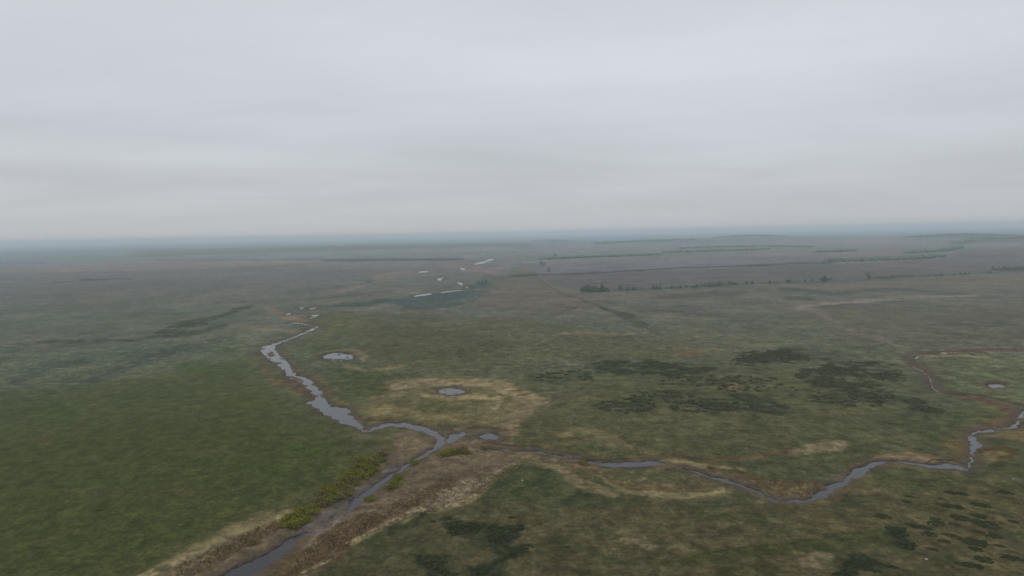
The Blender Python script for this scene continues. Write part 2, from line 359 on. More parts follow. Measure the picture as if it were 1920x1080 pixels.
st([(650, 655, 4), (670, 660, 6), (690, 668, 5), (680, 676, 4)], (104, 92, 74), 2.5, 0.7, 0.2)
st([(600, 662, 2), (620, 658, 2), (650, 657, 3)], (100, 98, 74), 2, 0.6, 0.2)
st([(640, 685, 3), (680, 693, 4), (740, 688, 4), (760, 684, 3)], (104, 96, 70), 3, 0.6, 0.5)
layer(ell(810, 765, 60, 12), (70, 74, 52), 6, 0.5, patch=0.4); layer(ell(700, 735, 40, 8), (68, 74, 52), 6, 0.6, patch=0.4)
st([(880, 752, 3), (910, 760, 3), (905, 772, 3)], (84, 82, 60), 3, 0.6, 0.2)
# beside the upper river
st([(545, 650, 4), (540, 668, 6), (556, 690, 6), (575, 702, 5), (600, 716, 5), (622, 745, 6), (660, 757, 4)], (96, 88, 64), 3, 0.6, 0.3)
st([(478, 660, 4), (486, 680, 5), (500, 700, 8), (520, 712, 8), (545, 725, 8), (562, 742, 6)], (92, 82, 62), 4, 0.6, 0.4)
st([(540, 708, 5), (555, 722, 9), (572, 736, 9), (585, 742, 6)], (82, 68, 60), 3, 0.85, 0.1)
layer(ell(508, 663, 10, 7), (88, 84, 74), 1.5, 0.9)
st([(440, 610, 3), (460, 614, 4), (500, 620, 3), (560, 622, 3)], (106, 98, 84), 2.5, 0.6, 0.3)
st([(495, 578, 3), (520, 585, 6), (540, 592, 5), (565, 598, 6), (580, 602, 4)], (110, 96, 86), 2.5, 0.7, 0.25)
st([(570, 630, 3), (600, 612, 3), (640, 600, 3), (610, 630, 5)], (98, 96, 72), 3, 0.5, 0.3)
st([(600, 555, 2), (680, 535, 2), (760, 515, 2), (850, 500, 2)], (114, 108, 102), 2, 0.5, 0.3)
st([(700, 520, 2), (730, 514, 3), (760, 510, 2)], (120, 112, 104), 1.5, 0.6, 0.2)
st([(840, 500, 3), (880, 502, 4), (920, 508, 5), (960, 500, 4)], (122, 112, 110), 2, 0.5, 0.3)
# the confluence and the lower bed
layer(poly([(400, 1100), (300, 1075), (385, 1022), (450, 985), (540, 962), (620, 945), (700, 880), (735, 850), (740, 812), (840, 802), (900, 812), (960, 830), (1000, 850), (960, 872), (935, 900), (880, 932), (800, 958), (740, 975), (640, 1035), (560, 1090)]), (93, 83, 66), 5, 0.9)
layer(poly([(620, 1050), (540, 1070), (590, 1010), (660, 970), (740, 940), (820, 905), (860, 900), (830, 930), (760, 955), (690, 990)]), (84, 67, 54), 5, 0.85, patch=0.45)
layer(poly([(540, 1090), (600, 1040), (560, 1030), (500, 1080)]), (78, 64, 46), 5, 0.7)
layer(poly([(760, 955), (840, 915), (880, 895), (930, 880), (925, 900), (885, 925), (820, 948)]), (112, 102, 80), 6, 0.85, patch=0.2, patch_n=nD)
st([(655, 945, 10), (690, 922, 10), (720, 896, 9), (750, 876, 7), (765, 868, 4)], (90, 84, 80), 3, 0.75, 0.1)
layer(poly([(830, 905), (880, 882), (930, 870), (900, 885), (860, 900)]), (82, 70, 58), 4, 0.7)
layer(poly([(640, 1045), (560, 1078), (600, 1020), (665, 985), (740, 950), (800, 925), (790, 945), (740, 968), (690, 1000)]), (76, 60, 48), 4, 0.8)
st([(545, 1092, 3), (585, 1063, 4), (640, 1030, 4), (700, 997, 4), (745, 972, 4), (800, 955, 4), (850, 947, 4), (890, 933, 5), (915, 905, 8), (945, 884, 7), (975, 868, 5)], (112, 102, 76), 2.6, 0.85, 0.15)
st([(640, 1036, 2), (700, 1003, 2), (770, 973, 3), (850, 952, 2)], (100, 95, 68), 3, 0.5, 0.1)
st([(975, 866, 4), (1030, 874, 5), (1060, 885, 8), (1085, 905, 10), (1120, 918, 10), (1160, 927, 8)], (100, 92, 68), 3, 0.75, 0.2)
st([(250, 1090, 8), (330, 1052, 8), (400, 1018, 9), (450, 1000, 8), (500, 980, 7), (545, 965, 5)], (112, 106, 74), 4, 0.75, 0.3)
st([(330, 1088, 8), (400, 1050, 12), (460, 1015, 12), (520, 985, 9), (540, 985, 10)], (80, 68, 50), 4, 0.8, 0.15)
layer(poly([(240, 1100), (330, 1040), (420, 990), (500, 958), (545, 950), (545, 968), (480, 1000), (400, 1050), (330, 1100)]), (104, 96, 68), 6, 0.6, patch=0.4, patch_n=nD)
st([(260, 1085, 5), (360, 1040, 5), (390, 1030, 4)], (116, 98, 74), 3, 0.6, 0.2)
st([(420, 1078, 8), (470, 1048, 6)], (70, 62, 56), 3, 0.7, 0.1)
st([(556, 1004, 8), (600, 978, 10), (640, 955, 9)], (92, 86, 78), 4, 0.7, 0.2)
st([(560, 1003, 3), (600, 980, 4), (640, 958, 4), (630, 966, 4)], (106, 100, 84), 2, 0.7, 0.2)
st([(575, 1012, 3), (615, 988, 5), (650, 970, 5), (670, 958, 4)], (96, 86, 70), 3, 0.7, 0.2)
layer(poly([(560, 998), (600, 965), (640, 950), (690, 905), (735, 872), (770, 868), (720, 905), (690, 935), (650, 965), (600, 1000)]), (97, 91, 84), 3, 0.8, patch=0.15)
layer(poly([(740, 830), (760, 815), (800, 812), (822, 828), (810, 842), (770, 862), (745, 868), (735, 850)]), (102, 92, 70), 3, 0.75, patch=0.4)
layer(ell(730, 842, 14, 12), (88, 72, 62), 3, 0.7)
layer(ell(650, 792, 1, 1), BROWN, 1, .1)
st([(665, 780, 5), (700, 785, 4), (760, 790, 3), (810, 798, 3), (850, 806, 3)], (82, 74, 54), 2, 0.8, 0.1)
st([(690, 815, 3), (720, 822, 5), (735, 835, 5), (726, 855, 3)], (76, 76, 50), 2, 0.8, 0.1)
layer(ell(700, 820, 40, 16), (90, 90, 66), 6, 0.4, patch=0.3)
st([(860, 800, 3), (900, 802, 4), (945, 808, 5), (950, 825, 5), (900, 830, 4)], (84, 72, 60), 2, 0.85, 0.1)
layer(ribbon([(545, 982, 16), (580, 958, 14), (620, 930, 15), (660, 900, 15), (690, 875, 15), (718, 855, 10)]), (84, 82, 50), 4, 0.6, patch=0.3, patch_n=nD)
layer(ribbon([(735, 915, 6), (746, 898, 6), (770, 875, 4)]), (84, 82, 50), 3, 0.5); layer(ribbon([(828, 854, 5), (850, 850, 6), (880, 850, 5)]), (84, 82, 50), 3, 0.5)
# the right-hand stream
for nd in ([(930, 842, 9), (1050, 860, 9), (1150, 872, 9), (1240, 872, 10), (1330, 890, 12), (1400, 912, 10), (1480, 935, 10), (1540, 925, 16), (1600, 890, 14), (1660, 866, 10), (1760, 870, 10), (1815, 875, 12), (1822, 830, 14), (1860, 802, 12), (1905, 785, 12), (1930, 765, 10)],):
    layer(ribbon([(a, b, c * 1.2) for a, b, c in nd]), (94, 84, 66), 7, 0.75, patch=0.4, patch_n=nD * .6 + nC * .5)
layer(poly([(930, 845), (1050, 866), (1150, 885), (1240, 880), (1330, 905), (1380, 915), (1340, 935), (1240, 940), (1160, 932), (1120, 905), (1050, 875)]), (88, 82, 60), 4, 0.6)
st([(925, 834, 2), (1010, 839, 2.5), (1080, 852, 3), (1140, 861, 2.5), (1200, 858, 2), (1250, 855, 3), (1320, 862, 3)], (70, 64, 50), 1.5, 0.85, 0.0)
st([(940, 850, 3), (1030, 858, 3), (1090, 872, 4), (1130, 880, 3)], (94, 78, 62), 2, 0.8, 0.1)
st([(1120, 884, 2), (1136, 903, 3), (1165, 918, 4), (1220, 926, 5), (1290, 928, 5), (1345, 920, 6), (1372, 912, 4)], (106, 99, 72), 3, 0.7, 0.5)
st([(1060, 880, 2), (1110, 884, 2), (1140, 898, 2), (1180, 914, 4), (1240, 917, 5), (1300, 914, 4), (1340, 905, 3)], (86, 70, 54), 2, 0.8, 0.1)
layer(ell(1210, 890, 60, 10), (78, 80, 56), 4, 0.6)
st([(1170, 905, 3), (1215, 900, 3)], (110, 98, 74), 2, 0.6, 0.2)
st([(1240, 864, 4), (1290, 868, 4), (1340, 875, 4), (1400, 882, 3)], (104, 92, 66), 2, 0.7, 0.2)
st([(1250, 868, 3), (1300, 876, 3), (1360, 893, 4), (1410, 905, 4), (1460, 926, 3)], (92, 76, 60), 1.6, 0.85, 0.0)
st([(1320, 862, 2), (1390, 858, 3), (1450, 850, 4), (1490, 845, 4)], (84, 68, 54), 2, 0.8, 0.0)
layer(poly([(1480, 846), (1520, 832), (1570, 825), (1590, 832), (1570, 846), (1520, 850), (1490, 856)]), (110, 98, 76), 3, 0.8, patch=0.3, patch_n=nD)
st([(1372, 872, 3), (1385, 885, 4), (1420, 898, 4), (1460, 903, 3), (1500, 902, 3), (1535, 906, 3)], (76, 66, 50), 2, 0.8, 0.0)
layer(poly([(1410, 903), (1470, 905), (1530, 908), (1540, 918), (1510, 930), (1470, 930), (1430, 918)]), (98, 84, 56), 3, 0.85, patch=0.1)
layer(poly([(1395, 868), (1470, 862), (1560, 860), (1610, 868), (1580, 885), (1530, 898), (1450, 895), (1400, 884)]), (74, 76, 56), 3, 0.7)
st([(1560, 908, 3), (1590, 886, 3), (1620, 868, 4), (1680, 854, 3), (1740, 855, 3), (1800, 868, 2)], (100, 80, 58), 2, 0.85, 0.1)
layer(poly([(1640, 858), (1700, 848), (1760, 858), (1800, 868), (1740, 866), (1680, 860)]), (108, 90, 64), 2, 0.8, patch=0.2)
layer(poly([(1565, 915), (1600, 900), (1625, 888), (1655, 915), (1640, 925), (1590, 932), (1545, 945), (1530, 938)]), (98, 84, 64), 3, 0.85, patch=0.2)
st([(1540, 938, 3), (1580, 934, 3), (1600, 920, 3), (1595, 912, 2)], (78, 62, 50), 2, 0.8, 0.1)
layer(poly([(1640, 875), (1700, 872), (1750, 878), (1740, 888), (1680, 885)]), (106, 100, 72), 3, 0.7, patch=0.3)
layer(poly([(1790, 802), (1815, 812), (1820, 860), (1790, 862), (1770, 830)]), (92, 82, 56), 4, 0.7, patch=0.3)
layer(poly([(1840, 812), (1900, 810), (1960, 805), (1960, 840), (1900, 850), (1850, 870), (1835, 850)]), (100, 88, 58), 4, 0.8, patch=0.35)
st([(1835, 845, 6), (1870, 838, 5), (1900, 845, 5), (1870, 862, 4)], (74, 64, 44), 3, 0.7, 0.2)
layer(poly([(1850, 870), (1920, 860), (1960, 880), (1960, 900), (1880, 890)]), (68, 72, 50), 4, 0.6)
st([(1757, 728, 3), (1800, 742, 4), (1850, 752, 5), (1890, 764, 6), (1905, 780, 8), (1880, 792, 8), (1840, 795, 5)], (88, 74, 64), 2, 0.85, 0.1)
st([(1770, 733, 2), (1830, 740, 2), (1890, 752, 3), (1940, 765, 3)], (72, 68, 58), 2, 0.7, 0.0)
st([(1695, 680, 2), (1715, 682, 4), (1735, 695, 6), (1745, 715, 8), (1755, 730, 5)], (88, 80, 68), 2, 0.8, 0.1)
st([(1690, 676, 2), (1725, 664, 2), (1780, 658, 2.5), (1850, 658, 2.5), (1940, 658, 3)], (86, 78, 68), 1.3, 0.85, 0.0)
st([(1730, 670, 3), (1790, 668, 3), (1850, 667, 3)], (112, 104, 76), 2, 0.8, 0.3)
st([(1750, 672, 3), (1760, 690, 4), (1770, 710, 5)], (98, 88, 68), 3, 0.5, 0.2)
layer(poly([(1840, 765), (1875, 765), (1890, 790), (1840, 790), (1810, 775)]), (94, 92, 62), 3, 0.6, patch=0.2)
layer(ell(1867, 722, 30, 9), (92, 88, 68), 2, 0.8)
st([(986, 492, .7), (1003, 510, .8), (1030, 529, .9), (1060, 548, 1), (1090, 558, 1)], (110, 110, 101), 0.8, 0.5, 0.0)
st([(1012, 521, .6), (1050, 551, .9), (1085, 560, 1), (1130, 578, 1.2), (1165, 594, 1.4), (1200, 611, 1.2), (1240, 630, .8)], (84, 86, 78), 0.8, 0.9, 0.0)
for (u, v, a_, b_) in [(634, 668, 33, 9.6), (846, 732.5, 31, 9), (916, 817, 23, 10), (1867, 722, 21, 6.2)]:
    layer(ell(u, v, a_, b_), (74, 70, 62), 1.2, 0.8)
st([(1100, 858, 1), (1140, 862, 1.3), (1200, 859, 1.3), (1245, 859, 1.2)], (50, 47, 40), .8, .8, 0)
st([(1600, 884, 1), (1622, 869, 1), (1640, 862, 1)], (58, 50, 42), .8, .6, 0); st([(1730, 868, 1), (1755, 862, 1.2), (1785, 862, 1.2), (1810, 872, 1.2)], (56, 49, 41), .8, .8, 0)
# old meander arcs, upper right
st([(1490, 580, 3), (1520, 573, 3), (1580, 567, 3), (1640, 562, 3), (1720, 558, 2.5), (1830, 554, 1.6)], (118, 112, 101), 2.2, 0.6, 0.45)
st([(1500, 577, 3), (1540, 588, 5), (1560, 600, 5), (1580, 615, 4), (1630, 632, 4), (1680, 648, 3), (1700, 665, 3)], (104, 99, 87), 4, 0.5, 0.6)
st([(1540, 576, 1), (1570, 573, 1), (1620, 570, 1)], (84, 84, 76), 1, 0.7, 0.1)
st([(1040, 628, 1.5), (1090, 625, 2), (1150, 626, 2), (1215, 625, 2)], (100, 95, 78), 2, 0.7, 0.1)
layer(ell(1290, 662, 22, 5), (98, 88, 70), 3, 0.7)
layer(ell(1230, 668, 50, 5), (92, 92, 66), 4, 0.6)
layer(ell(1370, 725, 26, 7), (96, 86, 64), 3, 0.6, patch=0.4); layer(ell(1570, 775, 40, 6), (94, 84, 62), 3, 0.5, patch=0.4)
st([(1040, 818, 5), (1070, 808, 4), (1110, 812, 6), (1150, 822, 6), (1180, 845, 5)], (98, 92, 66), 4, 0.6, 0.5)
layer(ell(1065, 815, 12, 4), (116, 102, 76), 2, 0.6)
st([(960, 845, 5), (1000, 822, 6), (1060, 820, 5), (1120, 850, 5)], (90, 84, 58), 4, 0.5, 0.4)
# foreground plain
layer(poly([(1150, 945), (1500, 950), (1960, 930), (1960, 1250), (600, 1250), (700, 1060), (850, 980), (1000, 960)]), (79, 73, 53), 22, 0.6, patch=0.25, patch_n=nC * .7 + nD * .6)
layer(poly([(1000, 835), (1120, 820), (1240, 850), (1240, 860), (1120, 858), (1040, 848)]), (92, 86, 62), 6, 0.6, patch=0.4)
layer(poly([(930, 890), (985, 868), (1030, 878), (1070, 905), (1110, 930), (1180, 940), (1180, 955), (1040, 950), (960, 940), (905, 950)]), (64, 68, 48), 5, 0.8)
layer(poly([(840, 950), (920, 945), (1000, 960), (980, 990), (900, 985), (700, 1030), (760, 990)]), (72, 68, 50), 6, 0.5, patch=0.3)
layer(poly([(1160, 950), (1400, 945), (1600, 950), (1640, 985), (1400, 1010), (1200, 1000)]), (74, 70, 50), 8, 0.6, patch=0.3)
layer(poly([(1250, 1040), (1450, 1020), (1600, 1000), (1700, 990), (1660, 1020), (1500, 1035), (1300, 1060)]), (62, 66, 42), 5, 0.6)
st([(1240, 1052, 2), (1360, 1030, 2), (1480, 1018, 2), (1600, 1000, 2), (1700, 985, 2)], (54, 60, 36), 2, 0.6, 0.1)
layer(poly([(1150, 1002), (1200, 1000), (1215, 1015), (1150, 1012)]), (100, 92, 70), 3, 0.6, patch=0.5, patch_n=nD); layer(ell(1215, 1025, 16, 5), (104, 96, 74), 3, 0.6, patch=0.5, patch_n=nD)
layer(poly([(1500, 1045), (1530, 1030), (1560, 1040), (1550, 1065), (1510, 1062)]), (104, 94, 72), 3, 0.7, patch=0.6, patch_n=nD)
layer(ell(1490, 1035, 20, 4), (96, 88, 66), 3, 0.5, patch=0.5, patch_n=nD)
st([(985, 1080, 2), (1030, 1062, 2), (1070, 1045, 2), (1100, 1038, 2)], (88, 80, 58), 2, 0.6, 0.1)
layer(ell(1400, 1070, 60, 14), (58, 62, 40), 5, 0.5); layer(ell(1130, 1075, 60, 10), (56, 58, 38), 5, 0.6, patch=0.3)
layer(ell(1800, 940, 120, 20), (70, 70, 48), 6, 0.5, patch=0.3)
layer(ell(1780, 1010, 60, 16), (78, 70, 50), 6, 0.4, patch=0.4); layer(ell(1700, 905, 120, 16), (68, 72, 50), 6, 0.5)
TF = {
 'mid': poly([(842, 985), (870, 975), (920, 985), (990, 992), (985, 1010), (1010, 1020), (960, 1040), (930, 1060), (900, 1080), (880, 1060), (905, 1030), (850, 1022), (835, 1005)]),
 'lowleft': poly([(785, 1040), (805, 1030), (825, 1048), (845, 1052), (860, 1075), (850, 1090), (780, 1090), (782, 1062)]),
 'right': poly([(1638, 1000), (1660, 985), (1700, 1002), (1720, 1015), (1712, 1030), (1700, 1042), (1665, 1045), (1650, 1020)]),
 'cornerl': poly([(1560, 1060), (1610, 1045), (1640, 1060), (1620, 1085), (1570, 1085)]),
}
for V in TF.values(): thick(V, (50, 54, 41), 4, 0.95, 0.25)

# fine grain of the sward: tufts of dead grass among the green, at every size
n40 = fbm(P, 26, 4, 71, 0.72); n12 = fbm(P, 8, 4, 75, 0.85); n100 = fbm(P, 80, 4, 81, 0.85); n400 = fbm(P, 420, 4, 91, 0.7)
def grain(n, k, tint):
    global colr
    n = np.clip(n, -1.1, 1.1)
    f = np.exp(n[:, None] * (k[:, None] if isinstance(k, np.ndarray) else k) * np.asarray(tint)[None])
    colr = colr * f
meadow = sstep(40, -40, sdf(P, poly([(-900, 800), (0, 735), (150, 725), (300, 705), (400, 685), (470, 672), (482, 690), (510, 735), (560, 775), (640, 815), (700, 850), (660, 880), (600, 915), (540, 950), (400, 1010), (200, 1120), (-500, 1500)], False)))
even = 1 - 0.75 * meadow
n3 = fbm(P, 2.6, 2, 79, 0.8)
grain(n3, 0.24 * (1 - sstep(280, 480, D)), (1.1, 1.0, 1.05))
grain(n12, 0.32 * (1 - sstep(500, 1100, D)) * (1 - 0.3 * meadow), (1.06, 1.0, 1.02))
grain(n40, 0.15 * (1 - sstep(900, 2000, D)) * even, (1.06, 1.0, 1.0))
grain(n100, 0.14 * sstep(250, 600, D) * (1 - sstep(3000, 6000, D)) * even, (1.1, 1.0, 0.95))
grain(n400, 0.14 * sstep(900, 2000, D), (1.08, 1.0, 0.95))
# --- relief: small undulation, mounds and far ridges
und = fbm(P, 180, 2, 101) * 0.5 * sstep(200, 900, D) * (1 - sstep(2500, 4000, D))
def mound(u, v, h, su, sdpt, rgb=None, k=0.6):
    """h metres high, su half width in px, sdpt depth half-extent in metres"""
    global zz
    c = W2((u, v))[0]; d = np.hypot(*c); th = math.atan2(c[0], c[1])
    a = np.arctan2(P[:, 0], P[:, 1]) - th
    q = (a / (su / F)) ** 2 + ((D - d) / sdpt) ** 2
    zz += h * np.exp(-q * 1.2) * (1 + 0.2 * fbm(P, 500, 2, 111))
    if rgb is not None:
        layer(ell(u, v, su, max(1.0, sdpt * 0.8 * F * CAM_H / d ** 2)), rgb, 1.5, k)
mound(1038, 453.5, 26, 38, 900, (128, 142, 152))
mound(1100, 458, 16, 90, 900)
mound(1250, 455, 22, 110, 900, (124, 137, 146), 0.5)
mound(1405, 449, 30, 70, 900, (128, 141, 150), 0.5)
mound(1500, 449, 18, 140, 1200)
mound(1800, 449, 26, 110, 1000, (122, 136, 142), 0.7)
mound(1900, 449, 14, 90, 1200)
mound(880, 461, 14, 60, 900)
mound(620, 464, 10, 120, 900)

# ---------------------------------------------------------------- water
def bar(nodes): return ribbon(nodes)
RIVER = [
 poly([(596, 607), (587, 613), (567, 622), (557, 627), (543, 633), (520, 640), (507, 644), (490, 648), (487, 658), (495, 668), (507, 677), (520, 685), (533, 698), (538, 710), (550, 713), (567, 723), (577, 730), (590, 743), (587, 748), (568, 753), (589, 765), (612, 781), (633, 790), (660, 799), (685, 811), (694, 806),
       (680, 794), (678, 786), (662, 775), (659, 766), (643, 762), (622, 758), (610, 744), (608, 735), (592, 721), (585, 710), (573, 706), (558, 702), (554, 697), (547, 685), (538, 676), (527, 666), (520, 655), (516, 648), (527, 643), (550, 634), (575, 624), (590, 618), (601, 611)], False),
 ribbon([(686, 806, 5), (700, 802, 5), (722, 796, 5), (750, 795, 5), (775, 799, 5.5), (800, 806, 6), (820, 815, 7), (829, 826, 8), (818, 838, 7), (800, 849, 5.5), (780, 860, 5), (762, 872, 5), (748, 882, 4), (728, 893, 5), (705, 910, 6), (685, 926, 8), (668, 938, 10), (652, 950, 8), (636, 958, 3), (612, 973, 3), (590, 988, 3), (568, 1000, 5), (548, 1014, 10), (520, 1034, 11), (490, 1052, 13), (460, 1070, 16), (420, 1095, 20), (360, 1130, 22)]),
 poly([(832, 830), (842, 813), (858, 810), (866, 806), (873, 808), (871, 816), (862, 823), (846, 829)]),
 ribbon([(543, 604, 1.3), (565, 606, 1.6), (580, 609, 1.3), (592, 611, 1.5)]),
 ell(735, 857, 8, 5, -30),
]
STREAM = [
 ribbon([(915, 839, .8), (930, 840, 1.5), (956, 842, 1.8), (1011, 847, 2.2), (1055, 855, 2.4), (1111, 866, 3.2), (1150, 870, 5.0), (1205, 868, 6.0), (1240, 867, 4.5), (1256, 870, 1.5), (1283, 876, 1.5), (1305, 883, 3.6), (1333, 892, 3.4), (1372, 902, 3.4), (1400, 912, 2.6), (1428, 924, 3.4), (1456, 936, 4.5), (1492, 938, 4), (1519, 935, 5), (1544, 922, 9), (1567, 909, 9), (1594, 894, 8.5), (1617, 880, 8), (1636, 870, 6), (1664, 864, 3), (1706, 866, 2.8), (1747, 872, 4.6), (1775, 871, 7), (1800, 875, 4.5), (1815, 879, 2)]),
 ribbon([(1812, 877, 3), (1821, 864, 4), (1820, 850, 4), (1826, 834, 8), (1826, 824, 7), (1818, 815, 4), (1828, 808, 3.5), (1848, 806, 3.5), (1872, 804, 3.2), (1898, 798, 4), (1911, 787, 5), (1917, 775, 6), (1925, 768, 5), (1945, 764, 4)]),
 poly([(1822, 822), (1842, 830), (1838, 838), (1826, 842), (1820, 836)]),
]
BROOK = [ribbon([(1758, 733, 1.4), (1750, 727, 3), (1747, 714, 2.6), (1739, 703, 1.4), (1729, 695, 1.5), (1718, 689, 1.4), (1706, 683, .8)]), ribbon([(1712, 673, 1.6), (1718, 669, 1.8), (1728, 666, 1)]), ribbon([(1758, 662, .7), (1775, 660.5, 1.1), (1792, 659.5, .9), (1830, 660, .6)])]
BODIES = [
 ('river', RIVER, 'grey river winding from the far plain down to the bottom left of the fork', 'river'),
 ('stream', STREAM, 'narrow stream curving through straw banks on the right of the plain', 'stream'),
 ('brook', BROOK, 'thin brook with brown banks at the right, left of the small pond', 'stream'),
 ('pond', [ell(634, 668, 29, 7.6)], 'larger oval pond with reed tufts, right of the upper river', 'pond'),
 ('pond', [ell(846, 732.5, 26, 6.8, 2)], 'oval pond ringed by pale straw in the middle of the plain', 'pond'),
 ('pond', [ell(916, 817, 17, 7, 4)], 'small round pond right beside the river fork', 'pond'),
 ('pond', [ell(1867, 722, 18, 4.6, 4)], 'small bright pond near the right edge', 'pond'),
 ('pool', [poly([(577, 589.5), (597, 589), (600, 591), (590, 594), (583, 597), (578, 596), (588, 592)], False)], 'bright hooked pool just above the upper river', 'pool'),
 ('pool', [ribbon([(a, b, c * 1.0 + .1) for a, b, c in [(560, 577.5, .8), (566, 576.8, 1.3), (572, 576.5, .8)]]), ribbon([(a, b, c * 1.0 + .1) for a, b, c in [(578, 580, .7), (584, 578, 1.3), (592, 577, .8), (598, 573, .5)]])], 'two bright slivers of water above the hooked pool', 'pool'),
 ('pool', [ribbon([(a, b, c * 1.0 + .1) for a, b, c in [(534, 589, .8), (541, 587.5, 1.6), (547, 587.5, 1.2)]])], 'pale sliver of water left of the hooked pool', 'pool'),
 ('pool', [ribbon([(a, b, c * 1.0 + .1) for a, b, c in [(775, 555, 1), (790, 552.8, 1.6), (805, 551, 1.6), (811, 550.5, .8)]])], 'long bright pool before the dark thicket in the distance', 'pool'),
 ('pool', [ribbon([(a, b, c * 1.0 + .1) for a, b, c in [(824, 548.5, .8), (838, 546.5, 1.0), (856, 544.3, .7), (868, 543, .5)]])], 'thin bright pool just right of the long bright pool', 'pool'),
 ('pool', [ell(824, 523.5, 6.2, 2.5), ell(829, 521, 3.1, 1.7)], 'small bright far pool left of the far trees', 'pool'),
 ('pool', [ell(863, 531.5, 6.9, 2.5, 12)], 'small bright far pool in the middle of the far marsh', 'pool'),
 ('pool', [ell(876, 538.6, 3.2, 2.2)], 'tiny bright far pool beside the dark far thicket', 'pool'),
 ('pool', [poly([(860, 503.5), (866, 502), (871, 503), (875, 505), (869, 506.5), (864, 505.5)], False), ribbon([(a, b, c * 1.0 + .1) for a, b, c in [(849, 508.5, .7), (854, 508, .9)]])], 'pale ragged far pool below the longest far one', 'pool'),
 ('pool', [ribbon([(a, b, c * 1.0 + .1) for a, b, c in [(783, 510.2, .8), (792, 509.5, 1.2), (804, 509, .8)]])], 'flat far pool, leftmost of the far marsh', 'pool'),
 ('pool', [ribbon([(a, b, c * 1.0 + .1) for a, b, c in [(889, 495.4, .6), (898, 493, 1.6), (908, 491.5, 1.8), (915, 488, 1.6), (926, 486, 1.1)]])], 'longest bright far pool, below the horizon at the centre', 'pool'),
]
quad_r, quad_a = NR - 1, NA - 1
WATER_Z = -0.55
Psm = P + np.stack([fbm(P, 7, 3, 121, .7) * 0.8, fbm(P, 7, 3, 131, .7) * 1.3], 1) * np.clip(D / 300, 1, 2)[:, None]
Psm_fine = P + (Psm - P) * 0.4
wsd_all = np.full(NV, 1e9)
wsd = []
for name, parts, lab, cat in BODIES:
    s = np.full(NV, 1e9)
    for V in parts:
        pad = 4 + 0.02 * float(np.hypot(*V.mean(0)))
        lo, hi = V.min(0) - pad, V.max(0) + pad
        idx = np.where((P[:, 0] > lo[0]) & (P[:, 0] < hi[0]) & (P[:, 1] > lo[1]) & (P[:, 1] < hi[1]))[0]
        if len(idx): s[idx] = np.minimum(s[idx], sdf((Psm if name in ('river', 'stream', 'pond', 'brook') else Psm_fine)[idx], V) - (0.0 if name == 'river' else 0.45 if name in ('stream', 'brook') else 0.5))
    wsd.append(s); wsd_all = np.minimum(wsd_all, s)
slope = np.clip(D / 300, 1.0, 30)
zz += und * sstep(10, 120, wsd_all)
slope = np.minimum(slope, 5)
depth = sstep(0.2, -1.8, wsd_all / slope) * 1.9
# mud bars and reed tufts that break the surface
bars = np.zeros(NV)
for (u, v, ru, rv, r) in [(508, 663, 8, 5.5, 0), (523, 680, 6, 2, 0), (527, 695, 8, 3, 10), (558, 710, 14, 3.5, 10), (545, 706, 9, 2.6, 0), (638, 672.8, 14, 1.8, 0), (651, 669, 6, 2.2, -30), (617, 673, 9, 1.8, 0), (634, 664.5, 8, 1.6, 0), (583, 592, 6, 1.2, 0), (1340, 889, 5, 1.6, 20), (700, 899, 18, 3, -38), (670, 945, 3, 7, 60),
                         (741, 806, 20, 3, 0), (738, 727.5, 1, 1, 0), (1737, 712, 3, 6, -20), (1743, 728, 3, 2, 0), (640, 956, 16, 2.4, -40), (605, 980, 14, 2, -35), (855, 737, 10, 1.6, 0), (834, 729, 5, 1.4, 0), (912, 812, 5, 1.4, 0)]:
    V = ell(u, v, ru, rv, r)
    lo, hi = V.min(0) - 6, V.max(0) + 6
    idx = np.where((P[:, 0] > lo[0]) & (P[:, 0] < hi[0]) & (P[:, 1] > lo[1]) & (P[:, 1] < hi[1]))[0]
    if len(idx): bars[idx] = np.maximum(bars[idx], sstep(1.2, -1.2, sdf(Psm[idx], V)))
bars = np.clip(bars + 1.0 * sstep(0.12, 0.4, nD * 0.8 + nC * 0.5) * (wsd_all > -1.8 * slope) * (np.minimum(wsd[0], wsd[1]) < 5) * (D < 900), 0, 1)
depth = depth * (1 - bars * 0.8)
zz -= depth
# wet earth on the banks: a real dark rim of mud
rim = sstep(4.2, 0.6, np.abs(wsd_all + 0.2) / slope * (1 + 0.9 * nD + 0.6 * nC)) * (wsd_all < 5 * slope)
mud = albedo((76, 71, 60), 350)
rim = rim * 0.6 * np.clip(1 - (D - 900) / 900, 0, 1)
colr = colr * (1 - rim[:, None]) + mud[None] * rim[:, None]
inside = (wsd_all < 0)
mb = np.where(inside, bars * 0.8, 0)
colr = colr * (1 - mb[:, None]) + albedo((92, 84, 72), 500)[None] * mb[:, None]
# keep the earth flat under the water edge
colr = np.clip(colr, 0.012, 0.6)

